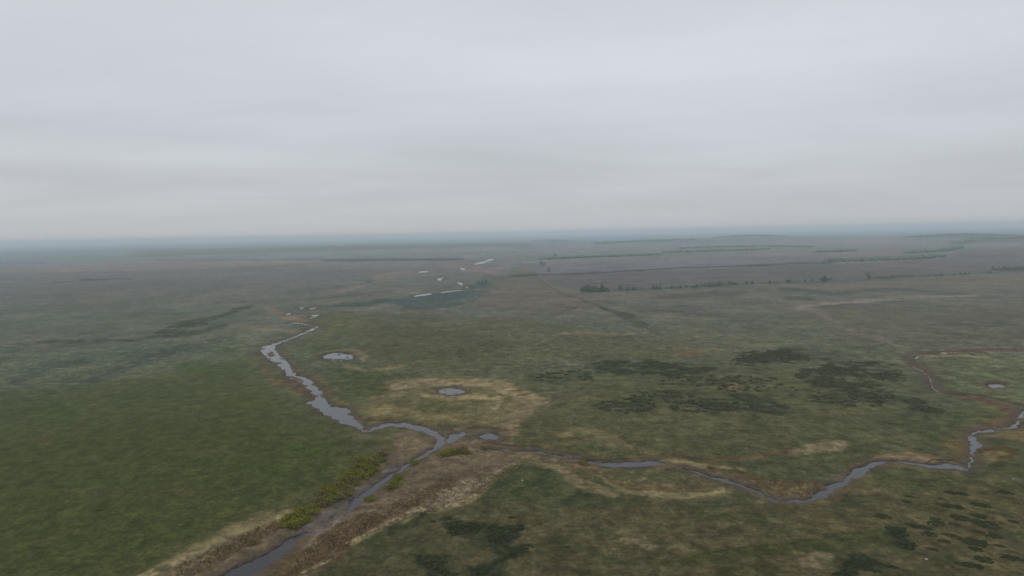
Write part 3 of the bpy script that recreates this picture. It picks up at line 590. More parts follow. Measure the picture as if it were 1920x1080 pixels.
def mat(name): 
    m = bpy.data.materials.new(name); m.use_nodes = True
    m.node_tree.nodes.clear(); return m, m.node_tree
def ground_mat():
    m, t = mat('steppe_ground')
    at = N(t, 'ShaderNodeAttribute', attribute_name='soil'); at.attribute_type = 'GEOMETRY'
    geo = N(t, 'ShaderNodeNewGeometry')
    na = N(t, 'ShaderNodeTexNoise', i_Scale=0.9, i_Detail=3.0, i_Roughness=0.65); L(t, geo.outputs['Position'], na.inputs['Vector'])
    nb = N(t, 'ShaderNodeTexNoise', i_Scale=0.16, i_Detail=4.0, i_Roughness=0.6); L(t, geo.outputs['Position'], nb.inputs['Vector'])
    k = mth(t, 'ADD', mth(t, 'MULTIPLY', mth(t, 'SUBTRACT', na.outputs[0], 0.5), 1.3), mth(t, 'MULTIPLY', mth(t, 'SUBTRACT', nb.outputs[0], 0.5), 0.9))
    k = mth(t, 'ADD', k, 1.0)
    sc = N(t, 'ShaderNodeVectorMath', operation='SCALE'); L(t, at.outputs['Color'], sc.inputs[0]); L(t, k, sc.inputs['Scale'])
    bs = N(t, 'ShaderNodeBsdfPrincipled', i_Roughness=1.0); bs.inputs['Specular IOR Level'].default_value = 0.0
    L(t, sc.outputs[0], bs.inputs['Base Color'])
    bp = N(t, 'ShaderNodeBump', i_Strength=0.6, i_Distance=0.35); L(t, na.outputs[0], bp.inputs['Height']); L(t, bp.outputs[0], bs.inputs['Normal'])
    o = N(t, 'ShaderNodeOutputMaterial'); L(t, bs.outputs[0], o.inputs[0])
    return m
def water_mat():
    m, t = mat('river_water')
    geo = N(t, 'ShaderNodeNewGeometry')
    na = N(t, 'ShaderNodeTexNoise', i_Scale=0.8, i_Detail=3.0, i_Roughness=0.6); L(t, geo.outputs['Position'], na.inputs['Vector'])
    nb = N(t, 'ShaderNodeTexNoise', i_Scale=0.12, i_Detail=2.0); L(t, geo.outputs['Position'], nb.inputs['Vector'])
    bs = N(t, 'ShaderNodeBsdfPrincipled', i_Roughness=0.12, i_IOR=1.33)
    mx = N(t, 'ShaderNodeMix', data_type='RGBA'); L(t, nb.outputs[0], mx.inputs[0])
    mx.inputs[6].default_value = (0.010, 0.010, 0.014, 1); mx.inputs[7].default_value = (0.026, 0.024, 0.030, 1)
    L(t, mx.outputs[2], bs.inputs['Base Color'])
    bp = N(t, 'ShaderNodeBump', i_Strength=0.6, i_Distance=0.12); L(t, na.outputs[0], bp.inputs['Height']); L(t, bp.outputs[0], bs.inputs['Normal'])
    o = N(t, 'ShaderNodeOutputMaterial'); L(t, bs.outputs[0], o.inputs[0])
    return m
def grid_mesh(name, verts, quads, attr=None, material=None, smooth_=True):
    me = bpy.data.meshes.new(name)
    me.vertices.add(len(verts)); me.vertices.foreach_set('co', verts.astype(np.float32).ravel())
    k = quads.shape[1]
    me.loops.add(quads.size); me.loops.foreach_set('vertex_index', quads.astype(np.int32).ravel())
    me.polygons.add(len(quads)); me.polygons.foreach_set('loop_start', np.arange(0, quads.size, k, dtype=np.int32))
    me.polygons.foreach_set('loop_total', np.full(len(quads), k, np.int32))
    me.update(calc_edges=True)
    if smooth_: me.polygons.foreach_set('use_smooth', np.ones(len(quads), bool))
    if attr is not None:
        a = me.attributes.new('soil', 'FLOAT_COLOR', 'POINT')
        a.data.foreach_set('color', np.hstack([attr, np.ones((len(attr), 1))]).astype(np.float32).ravel())
    if material: me.materials.append(material)
    return me
def link(name, me, parent=None, **props):
    o = bpy.data.objects.new(name, me); COL.objects.link(o)
    if parent is not None: o.parent = parent
    for k, v in props.items(): o[k] = v
    return o

ii, jj = np.meshgrid(np.arange(quad_r), np.arange(quad_a), indexing='ij')
b0 = (ii * NA + jj).ravel()
QUADS = np.stack([b0, b0 + 1, b0 + 1 + NA, b0 + NA], 1)[:, ::-1]
# faces must look up
GM, WM = ground_mat(), water_mat()
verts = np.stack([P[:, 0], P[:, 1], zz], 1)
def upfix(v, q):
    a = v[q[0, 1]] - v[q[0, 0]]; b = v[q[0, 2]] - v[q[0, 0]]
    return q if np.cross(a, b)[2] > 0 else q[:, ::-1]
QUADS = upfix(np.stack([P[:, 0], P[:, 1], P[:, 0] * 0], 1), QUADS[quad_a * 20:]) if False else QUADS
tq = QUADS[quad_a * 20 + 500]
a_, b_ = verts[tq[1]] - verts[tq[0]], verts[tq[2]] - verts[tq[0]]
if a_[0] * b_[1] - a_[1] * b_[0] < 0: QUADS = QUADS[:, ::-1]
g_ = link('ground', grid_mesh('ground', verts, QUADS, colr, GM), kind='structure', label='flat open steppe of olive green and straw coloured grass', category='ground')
for (name, parts, lab, cat), s in zip(BODIES, wsd):
    near = s < 0
    qm = near[QUADS].any(1)
    grown = np.zeros(NV, bool); grown[QUADS[qm].ravel()] = True
    qm = grown[QUADS].any(1)
    q = QUADS[qm]
    if len(q) == 0: print('EMPTY', name, lab); continue
    used, inv = np.unique(q, return_inverse=True)
    v = np.stack([P[used, 0], P[used, 1], np.full(len(used), WATER_Z)], 1)
    link(name, grid_mesh(name, v, inv.reshape(q.shape), None, WM), kind='structure', label=lab, category=cat)

def ground_z(x, y):
    """height of the ground sheet at a point inside the frame"""
    d = math.hypot(x, y); a = math.atan2(x, y)
    i = int(np.clip(np.searchsorted(dd_, d) - 1, 0, NR - 2)); j = int(np.clip(np.searchsorted(az, a) - 1, 0, NA - 2))
    fi = (d - dd_[i]) / (dd_[i + 1] - dd_[i]); fj = (a - az[j]) / (az[j + 1] - az[j])
    z = zz.reshape(NR, NA)
    return float((z[i, j] * (1 - fi) + z[i + 1, j] * fi) * (1 - fj) + (z[i, j + 1] * (1 - fi) + z[i + 1, j + 1] * fi) * fj)

#@@TRACK
# ---------------------------------------------------------------- dirt track
def plain_mat(name, rgb, var=0.5, scale=0.6, rough=1.0, island=0.0, hue=None):
    m, t = mat(name)
    geo = N(t, 'ShaderNodeNewGeometry')
    na = N(t, 'ShaderNodeTexNoise', i_Scale=scale, i_Detail=3.0); L(t, geo.outputs['Position'], na.inputs['Vector'])
    k = mth(t, 'ADD', mth(t, 'MULTIPLY', mth(t, 'SUBTRACT', na.outputs[0], 0.5), var * 2), 1.0)
    if island > 0:
        k = mth(t, 'MULTIPLY', k, mth(t, 'ADD', mth(t, 'MULTIPLY', mth(t, 'SUBTRACT', geo.outputs['Random Per Island'], 0.5), island * 2), 1.0))
    mx = N(t, 'ShaderNodeMix', data_type='RGBA')
    mx.inputs[6].default_value = (*rgb, 1); mx.inputs[7].default_value = (*(hue or rgb), 1)
    L(t, geo.outputs['Random Per Island'] if island > 0 else na.outputs[0], mx.inputs[0])
    sc = N(t, 'ShaderNodeVectorMath', operation='SCALE'); L(t, mx.outputs[2], sc.inputs[0]); L(t, k, sc.inputs['Scale'])
    bs = N(t, 'ShaderNodeBsdfPrincipled', i_Roughness=rough); bs.inputs['Specular IOR Level'].default_value = 0.05
    L(t, sc.outputs[0], bs.inputs['Base Color'])
    o = N(t, 'ShaderNodeOutputMaterial'); L(t, bs.outputs[0], o.inputs[0])
    return m
def strip(name, nodes, wpx, material, lab, z=0.12, cat='track'):
    q = smooth(nodes, False, 14); g = W2(q)
    # even steps along the ground
    seg = np.r_[0, np.cumsum(np.hypot(*np.diff(g, axis=0).T))]
    n = int(seg[-1] / 6) + 2
    s = np.linspace(0, seg[-1], n); c = np.stack([np.interp(s, seg, g[:, k]) for k in range(2)], 1)
    t = np.gradient(c, axis=0); t /= np.linalg.norm(t, axis=1, keepdims=True); nr = np.stack([-t[:, 1], t[:, 0]], 1)
    vs = []; qs = []
    for r_, off in enumerate((-wpx[0], wpx[0])):
        w = wpx[1] * (1 + 0.5 * fbm(c + 50 * r_, 25, 2, 141))
        a = c + nr * (off + w)[:, None]; b = c + nr * (off - w)[:, None]
        base = len(vs)
        for k in range(n):
            for pnt in (a[k], b[k]):
                vs.append((pnt[0], pnt[1], ground_z(pnt[0], pnt[1]) + z))
        for k in range(n - 1):
            i0 = base + 2 * k; qs.append((i0, i0 + 1, i0 + 3, i0 + 2))
    v = np.array(vs); q_ = np.array(qs)
    a_, b_ = v[q_[0][1]] - v[q_[0][0]], v[q_[0][2]] - v[q_[0][0]]
    if a_[0] * b_[1] - a_[1] * b_[0] < 0: q_ = q_[:, ::-1]
    return link(name, grid_mesh(name, v, q_, None, material), kind='structure', label=lab, category=cat)
track_m = plain_mat('track_earth', tuple(albedo((90, 89, 74), 600)), 0.5, 0.15)
strip('dirt_track', [(986, 492), (1003, 510), (1030, 529), (1048, 545), (1068, 551), (1086, 556), (1130, 575), (1165, 591), (1200, 608), (1235, 627), (1272, 642), (1320, 661), (1370, 680), (1422, 709), (1502, 740), (1545, 761), (1580, 779), (1618, 791), (1655, 803), (1702, 825), (1752, 847), (1790, 861)],
      (1.5, 0.5), track_m, 'double rutted dirt track running diagonally over the plain from the far centre to the right stream')
strip('dirt_track', [(1836, 872), (1862, 884), (1890, 895), (1930, 905), (1980, 918)], (1.2, 0.4), track_m, 'short piece of dirt track leaving the stream at the right edge')
strip('footpath', [(1000, 772), (1032, 756), (1062, 744), (1090, 733), (1110, 726)], (0.35, 0.3), track_m, 'faint footpath on the dark green plain beside the straw arc', cat='path')

#@@VEG
# ---------------------------------------------------------------- vegetation
def leaf_cloud(blobs, n, size, squash=1.0, seed=0):
    """many leaf clumps on the skin of several blobs: (x,y,z,rx,ry,rz)"""
    r = np.random.default_rng(seed)
    vol = np.array([b[3] * b[4] for b in blobs]); pr = vol / vol.sum()
    w = r.choice(len(blobs), n, p=pr)
    B = np.array(blobs)[w]
    d = r.normal(size=(n, 3)); d /= np.linalg.norm(d, axis=1, keepdims=True)
    rad = 0.55 + 0.5 * r.random(n) ** 0.6
    c = B[:, :3] + d * B[:, 3:] * rad[:, None]
    c[:, 2] = np.maximum(c[:, 2], size * 0.25)
    t1 = r.normal(size=(n, 3)); t1 /= np.linalg.norm(t1, axis=1, keepdims=True)
    t1[:, 2] *= squash
    t2 = np.cross(t1, d + 0.6 * r.normal(size=(n, 3))); t2 /= np.maximum(np.linalg.norm(t2, axis=1, keepdims=True), 1e-6)
    s = size * (0.5 + r.random(n))[:, None]
    v = np.stack([c - t1 * s * .5, c + t2 * s * .42, c + t1 * s * .6, c - t2 * s * .38], 1).reshape(-1, 3)
    q = np.arange(4 * n).reshape(n, 4)
    return v, q
def tube(pts, rad, sides=6):
    vs, qs = [], []
    for k, (p, r) in enumerate(zip(pts, rad)):
        for s in range(sides):
            a = 2 * math.pi * s / sides
            vs.append((p[0] + r * math.cos(a), p[1] + r * math.sin(a), p[2]))
    for k in range(len(pts) - 1):
        for s in range(sides):
            qs.append((k * sides + s, k * sides + (s + 1) % sides, (k + 1) * sides + (s + 1) % sides, (k + 1) * sides + s))
    return np.array(vs), np.array(qs)
def join(parts):
    vs, qs, o = [], [], 0
    for v, q in parts: vs.append(v); qs.append(q + o); o += len(v)
    return np.vstack(vs), np.vstack(qs)
bark = plain_mat('bark', (0.09, 0.075, 0.06), 0.4, 2.0)
def tree_kind(h, cr, leaves, seed, m_leaf, tall=1.0, lobes=9):
    r = np.random.default_rng(seed)
    bl = []
    for k in range(lobes):
        f = k / (lobes - 1)
        w = math.sin(math.pi * min(1, 0.25 + 0.75 * f) ** 0.8) * 0.6 + 0.25
        a = r.random() * 6.28; rr = cr * w * (0.35 + 0.4 * r.random()) * (0.7 if tall > 1 else 1)
        s = cr * (0.34 + 0.24 * r.random()) * (1 - 0.35 * f)
        bl.append((rr * math.cos(a), rr * math.sin(a), h * (0.26 + 0.66 * f), s, s, s * 0.9 * tall))
    v, q = leaf_cloud(bl, leaves, cr * 0.17, seed=seed)
    crown = grid_mesh('crown', v, q, None, m_leaf, False)
    tr = [tube([(0, 0, -0.3), (0.05 * h * .1, 0, h * .3), (0, 0.02 * h, h * .6), (0.02, 0, h * .9)], [h * .028, h * .02, h * .012, h * .003])]
    for b in bl[::2]:
        tr.append(tube([(0, 0, b[2] * .5), (b[0] * .5, b[1] * .5, b[2] * .8), (b[0], b[1], b[2])], [h * .01, h * .006, h * .002], 4))
    v, q = join(tr)
    return crown, grid_mesh('trunk', v, q, None, bark, False)
def leafm(name, obs, d, obs2=None, isl=0.35, k=1.25):
    a = albedo(obs, d) * k; b = albedo(obs2 or obs, d) * k
    return plain_mat(name, tuple(np.clip(a, .012, .6)), 0.25, 0.5, 1.0, isl, tuple(np.clip(b, .012, .6)))
m_belt = leafm('belt_leaves', (88, 100, 88), 1200, (96, 108, 90), .35, 1.45)
m_far = leafm('far_leaves', (106, 120, 118), 2400, (112, 124, 120), .3, 1.4)
m_willow = leafm('willow_leaves', (98, 98, 38), 270, (84, 86, 40), 0.4, 1.4)
m_willow2 = leafm('old_willow_leaves', (84, 84, 46), 270, (88, 78, 52), 0.4, 1.6)
m_low = leafm('low_shrub_leaves', (54, 60, 40), 260, (48, 54, 40), 0.35, 1.1)
m_low_b = leafm('brown_shrub_leaves', (62, 58, 45), 260, (57, 55, 43), 0.35, 1.2)
m_scrub = leafm('scrub_leaves', (70, 72, 58), 600, (64, 68, 56), 0.35, 1.4)

TREES = [tree_kind(8.5, 3.4, 420, 1, m_belt), tree_kind(6.5, 3.2, 380, 2, m_belt), tree_kind(10, 1.9, 360, 3, m_belt, 1.6), tree_kind(5, 2.8, 300, 4, m_belt), tree_kind(9, 4.2, 420, 5, m_far)]
def put_tree(kind, u, v, sc, lab, group=None, name='tree', cat='tree', sx=1.0):
    sc *= 1.2
    if kind in (0, 1, 3): sx = 1.35
    x, y = W2((u, v))[0]
    e = link(name, None, label=lab, category=cat)
    if group: e['group'] = group
    e.location = (x, y, ground_z(x, y)); e.rotation_euler = (0, 0, random.random() * 6.28); e.scale = (sc * sx, sc * sx, sc)
    c, t = TREES[kind]
    link('crown', c, e); link('trunk', t, e)
    return e
def belt_y(u): return 548.5 + (u - 1090) * (541.5 - 548.5) / 160 if u < 1250 else 541.5 + (u - 1250) * (528.5 - 541.5) / 310 if u < 1560 else 528.5 + (u - 1560) * (513 - 528.5) / 280
GB = 'trees of the shelter belt across the plain'
for k, u in enumerate(np.arange(1091, 1124, 3.3)):
    put_tree(k % 2, u, belt_y(u) + random.uniform(-.8, .8), random.uniform(.85, 1.2), 'bushy green tree in the dense left end of the shelter belt', GB, 'belt_tree')
for k, u in enumerate(np.arange(1124, 1142, 3.2)):
    put_tree(1, u, belt_y(u) + random.uniform(-.6, .6), random.uniform(.7, .9), 'mid-height tree between the two tallest clumps at the left of the belt', GB, 'belt_tree')
put_tree(0, 1127, belt_y(1127) - .5, 1.15, 'round dark tree, tallest of the second clump from the belt left end', None, 'belt_tree')
put_tree(0, 1131, belt_y(1131) - .2, 1.0, 'round dark tree just right of the tallest one in the second clump', None, 'belt_tree')
for k, u in enumerate(np.sort(rng.uniform(1144, 1316, 36))):
    put_tree(3 if k % 3 else 1, u, belt_y(u) + random.uniform(-.6, .6), random.uniform(.4, .95), 'low tree in the thin middle stretch of the shelter belt', GB, 'belt_tree')
put_tree(0, 1163, belt_y(1163), 1.0, 'taller round tree in the thin stretch, left of the two poplars', None, 'belt_tree')
put_tree(2, 1230.5, belt_y(1230), 0.95, 'slender poplar, left one of the pair in the shelter belt', None, 'poplar', 'tree')
put_tree(2, 1237.5, belt_y(1237), 1.02, 'slender poplar, right one of the pair in the shelter belt', None, 'poplar', 'tree')
put_tree(2, 1313.5, belt_y(1313), 0.95, 'upright tree at the left end of the clump past the thin stretch', None, 'belt_tree')
for k, u in enumerate(np.arange(1318, 1362, 4.0)):
    put_tree(1 if k % 2 else 3, u, belt_y(u) - 1 + random.uniform(-.8, .8), random.uniform(.75, 1.05), 'green tree in the clump right of the thin stretch of the belt', GB, 'belt_tree')
for k, u in enumerate(np.sort(rng.uniform(1366, 1500, 20))):
    put_tree((0, 1, 3)[k % 3], u, belt_y(u) - 2 + random.uniform(-1.0, .8), random.uniform(.35, .95), 'loosely spaced tree in the right half of the shelter belt', GB, 'belt_tree')
for k, u in enumerate(np.sort(rng.uniform(1504, 1565, 12))):
    put_tree((0, 3)[k % 2], u, belt_y(u) - 2 + random.uniform(-.8, .8), random.uniform(.45, 1.1), 'dark tree in the last belt clump before the single tree', GB, 'belt_tree')
put_tree(0, 1628, belt_y(1628) - .5, 1.3, 'single large tree standing out at the right of the belt', None, 'belt_tree')
for k, u in enumerate(np.arange(1640, 1716, 5.5)):
    put_tree(3, u, belt_y(u) - 1 + random.uniform(-.6, .6), random.uniform(.7, 1.1), 'low tree in the row right of the single large tree', GB, 'belt_tree')
for k, u in enumerate(np.sort(rng.uniform(1740, 1860, 13))):
    put_tree(3, u, belt_y(u) + random.uniform(-.6, .6), random.uniform(.6, .9), 'small sparse tree between the low row and the right edge', GB, 'belt_tree')
for k, u in enumerate(np.arange(1862, 1925, 5.0)):
    put_tree(k % 2, u, 508.5 - (u - 1862) * .02 + random.uniform(-.8, .8), random.uniform(.8, 1.2), 'tree in the belt clump at the right edge', GB, 'belt_tree')
GF = 'lone trees by the far end of the track'
for (u, v, s, l) in [(1015, 498.5, 1.35, 'left of the two dark trees standing near the far end of the track'), (1020, 498.8, 1.2, 'right of the two dark trees near the far end of the track'), (1029.5, 511.5, 1.3, 'small lone tree below the two dark trees by the track'),
                     (1041, 483, 1.6, 'lone far tree rising above the far wood edge by the track'), (897, 534.5, .9, 'far marsh tree, leftmost of three by the bright pools'), (904, 533.8, 1., 'far marsh tree, middle one of three by the bright pools'), (911, 532.5, 1., 'far marsh tree, rightmost of three by the bright pools')]:
    put_tree(4, u, v, s, l, None, 'tree')

# far woods that read as one mass
def lumps(points, rad, hgt, seed, sub=1):
    """one low leafy lump at each point, its skin uneven"""
    r = np.random.default_rng(seed)
    n = len(points); rings, seg = 3, 7
    tv = [(0, 0, 1.0)]
    for i in range(1, rings + 1):
        ph = i / rings * math.pi / 2
        for s in range(seg): 
            a = 2 * math.pi * (s + 0.5 * i) / seg
            tv.append((math.sin(ph) * math.cos(a), math.sin(ph) * math.sin(a), math.cos(ph)))
    tq = [(0, 1 + s, 1 + (s + 1) % seg, 0) for s in range(seg)]
    tri = [(0, 1 + s, 1 + (s + 1) % seg) for s in range(seg)]
    for i in range(rings - 1):
        for s in range(seg):
            a, b = 1 + i * seg + s, 1 + i * seg + (s + 1) % seg
            c, d = a + seg, b + seg
            tri += [(a, c, d), (a, d, b)]
    tv = np.array(tv); tri = np.array(tri)
    jit = 1 + 0.42 * (r.random((n, len(tv), 1)) - 0.5) * 2
    rad = np.broadcast_to(rad, n); hgt = np.broadcast_to(hgt, n)
    s3 = np.stack([rad * r.uniform(.7, 1.3, n), rad * r.uniform(.7, 1.3, n), hgt * r.uniform(.6, 1.3, n)], 1)
    v = tv[None] * jit * s3[:, None]
    v = v + points[:, None]; v[:, -seg:, 2] = points[:, None, 2] - 0.1 * hgt[:, None]
    q = tri[None] + (np.arange(n) * len(tv))[:, None, None]
    return v.reshape(-1, 3), q.reshape(-1, 3)
def scatter(V, n, seed, nz=None, thr=0.0, wl=30.0):
    r = np.random.default_rng(seed); lo, hi = V.min(0), V.max(0); out = []
    tries = 0
    while sum(len(o) for o in out) < n and tries < 40:
        p = lo + r.random((n * 3, 2)) * (hi - lo); p = p[sdf(p, V) < 0]
        if thr > -1: p = p[thick_noise(p) > thr]
        out.append(p); tries += 1
    p = np.vstack(out)[:n]
    z = np.array([ground_z(a, b) for a, b in p]) if len(p) else np.zeros(0)
    p3 = np.hstack([p, z[:, None]])
    return p3[z > -0.4] if len(p) else p3
m_wood = leafm('wood_leaves', (112, 125, 127), 3600, (118, 130, 130), 0.25, 1.2)
WOODS = [
 ([(1548, 490, 1.5), (1600, 488.5, 1.7), (1660, 486.5, 1.8), (1720, 484, 2.0), (1768, 480.5, 1.6)], 1500, 'dark wood band across the ploughed fields at the right'),
 ([(1700, 474, 1.4), (1760, 470, 1.8), (1800, 465, 1.6)], 700, 'wood on the slope right behind the dark band'),
 ([(1790, 457.5, 1.0), (1840, 454, 1.1), (1930, 451, 1.0)], 600, 'high wood on the ridge at the right edge'),
 ([(1700, 449.5, 0.5), (1770, 447, 0.7), (1830, 446, 0.6)], 350, 'highest wood line along the right ridge crest'),
 ([(1245, 474, 0.8), (1310, 471.5, 0.8), (1390, 469.5, 0.7), (1440, 467.5, .5)], 500, 'far wood line in the middle of the right fields'),
 ([(1015, 486, 1.0), (1060, 484, 0.9), (1130, 481.5, 0.8), (1200, 479, 0.8), (1240, 477, .7)], 700, 'long far wood line starting at the far end of the track'),
 ([(1280, 465.5, 0.6), (1350, 463, 0.7), (1440, 461.5, 0.6), (1520, 463, .5)], 450, 'thin far wood line above the middle one'),
 ([(1530, 473, 0.6), (1570, 471.5, 0.8), (1600, 470.5, .5)], 260, 'short far wood line left of the sloping wood'),
 ([(1115, 460.5, 0.4), (1200, 457, 0.5), (1300, 454, 0.5)], 300, 'farthest wood line on the low ridge'),
 ([(1340, 450, 0.35), (1400, 448, 0.4), (1450, 447, .35)], 260, 'farthest wood line on the low hill crest'),
]
for k, (nd, n, lab) in enumerate(WOODS):
    V = ribbon(nd); d = float(np.hypot(*V.mean(0)))
    p = scatter(V, n, 200 + k, thr=-9)
    hm = 4.5 if d < 5000 else 6
    v, q = lumps(p, np.full(len(p), max(9, d * 0.004)), np.full(len(p), hm), 300 + k)
    link('woodland', grid_mesh('woodland', v, q, None, m_wood, True), kind='stuff', label=lab, category='wood')

# low thickets of scrub: nobody could count the bushes
LABT = {'long': 'long dark scrub thicket lying across the middle of the plain', 'north': 'dark scrub thicket above the dirt track bend', 'large': 'largest dark scrub thicket right of the dirt track', 'lower': 'dark scrub thicket left below the dirt track', 'small': 'small scrub thicket left of the brook', 'bend': 'thin scrub right under the largest thicket'}
for k, (nm, V) in enumerate(T.items()):
    area = 0.5 * abs(np.sum(V[:, 0] * np.roll(V[:, 1], 1) - np.roll(V[:, 0], 1) * V[:, 1]))
    n = int(min(area / 14, 3200) * (0.4 if nm == 'bend' else 1))
    p = scatter(V, n, 400 + k, thr=-0.02)
    v, q = lumps(p, 1.0, 0.45, 500 + k)
    link('scrub', grid_mesh('scrub', v, q, None, m_scrub, True), kind='stuff', label=LABT[nm], category='scrub')
LABF = {'mid': 'dark low scrub spreading in the bottom middle', 'lowleft': 'dark scrub clump at the bottom, left of the middle scrub', 'right': 'big dark scrub patch among the low shrubs at the bottom right', 'cornerl': 'dark scrub at the bottom, left of the big patch'}
for k, (nm, V) in enumerate(TF.items()):
    area = 0.5 * abs(np.sum(V[:, 0] * np.roll(V[:, 1], 1) - np.roll(V[:, 0], 1) * V[:, 1]))
    p = scatter(V, int(area / 2.2), 600 + k, thr=0.0, wl=12)
    v, q = lumps(p, 0.6, 0.33, 700 + k)
    link('scrub', grid_mesh('scrub', v, q, None, m_low, True), kind='stuff', label=LABF[nm], category='scrub')
# scattered single bushes around the thickets
dots = []
for (u, v, ru, rv, n) in [(1170, 762, 60, 14, 60), (1240, 745, 60, 14, 60), (1060, 705, 60, 12, 40), (1400, 720, 70, 16, 60), (1330, 760, 60, 16, 50), (1600, 750, 80, 14, 60), (1290, 715, 60, 10, 40)]:
    dots.append(scatter(ell(u, v, ru, rv), n, 800 + u, thr=-9))
dots = np.vstack(dots)
v, q = lumps(dots, 1.7, 0.7, 900)
link('bushes', grid_mesh('bushes', v, q, None, m_scrub, True), kind='stuff', label='scattered dark bushes dotting the grass between the thickets', category='bushes')

# dry reed and sedge on the river banks
def reeds(V, n, seed, h, material, name, lab, nb=5):
    p = scatter(V, int(n * .14), seed, thr=-9)
    r = np.random.default_rng(seed + 1); k = len(p)
    b = np.repeat(p, nb, 0); m = len(b)
    b[:, :2] += r.normal(size=(m, 2)) * 0.28
    a = r.random(m) * 6.28; hh = h * (0.5 + r.random(m)); lean = r.normal(size=(m, 2)) * 0.35 * hh[:, None]
    w = 0.10 + 0.10 * r.random(m)
    dx = np.stack([np.cos(a) * w, np.sin(a) * w, np.zeros(m)], 1)
    top = b + np.hstack([lean, hh[:, None]])
    v = np.stack([b - dx, b + dx, top], 1).reshape(-1, 3)
    return link(name, grid_mesh(name, v, np.arange(3 * m).reshape(m, 3), None, material, False), kind='stuff', label=lab, category='reeds')
m_reed = leafm('brown_reed', (90, 76, 58), 260, (108, 94, 72), 0.45, 1.35)
m_straw = leafm('straw', (112, 102, 74), 280, (100, 88, 66), 0.4, 1.2)
reeds(poly([(620, 1050), (540, 1078), (590, 1012), (660, 972), (740, 942), (820, 905), (860, 900), (830, 930), (760, 955), (690, 990)]), 5000, 1000, 0.55, m_reed, 'reeds', 'brown dead reeds on the broad right bank of the lower river')
reeds(ribbon([(330, 1080, 14), (400, 1045, 14), (460, 1012, 12), (520, 985, 9)]), 2600, 1010, 0.6, m_reed, 'reeds', 'brown reeds on the left bank at the bottom of the river')
reeds(ribbon([(545, 1092, 3), (640, 1030, 4), (745, 972, 4), (850, 947, 4), (890, 933, 5), (915, 905, 7), (975, 868, 5)]), 2400, 1020, 0.45, m_straw, 'dry_grass', 'pale straw ridge along the edge of the brown river bed')
reeds(poly([(760, 955), (840, 915), (880, 895), (930, 880), (925, 900), (885, 925), (820, 948)]), 1500, 1030, 0.4, m_straw, 'dry_grass', 'pale flattened straw at the inside of the river bed bend')
reeds(poly([(1410, 903), (1470, 905), (1530, 908), (1540, 918), (1510, 930), (1470, 930), (1430, 918)]), 1200, 1040, 0.7, m_straw, 'reeds', 'straw coloured reed bed on the inner bend of the right stream')

# willow bushes on the banks
def bush_kind(seed, m, w=2.4, h=2.6, leaves=620):
    r = np.random.default_rng(seed); bl = []
    for k in range(10):
        a = r.random() * 6.28; rr = w * (0.1 + 0.75 * r.random() ** 0.7)
        s = w * (0.28 + 0.2 * r.random()); z = h * (0.3 + 0.5 * r.random()) * (1.05 - rr / w * 0.5)
        bl.append((rr * math.cos(a), rr * math.sin(a), z, s, s, s * 0.8))
    v, q = leaf_cloud(bl, leaves, 0.34, seed=seed)
    st_ = []
    for b in bl: st_.append(tube([(b[0] * .1, b[1] * .1, -.2), (b[0] * .5, b[1] * .5, b[2] * .5), (b[0], b[1], b[2] + b[5] * .5)], [.07, .05, .015], 5))
    vs, qs = join(st_)
    return grid_mesh('foliage', v, q, None, m, False), grid_mesh('stems', vs, qs, None, bark, False)
BK = [bush_kind(11, m_willow), bush_kind(12, m_willow), bush_kind(13, m_willow), bush_kind(14, m_willow2), bush_kind(15, m_willow2)]
def put_bush(kind, u, v, sc, lab, group=None, zs=1.0):
    x, y = W2((u, v))[0]
    e = link('willow_bush', None, label=lab, category='bush')
    if group: e['group'] = group
    e.location = (x, y, ground_z(x, y)); e.rotation_euler = (0, 0, random.random() * 6.28); e.scale = (sc * 1.32, sc * 1.32, sc * 1.05 * zs)
    f, s = BK[kind]; link('foliage', f, e); link('stems', s, e)
GW = 'willow bushes along the river banks'
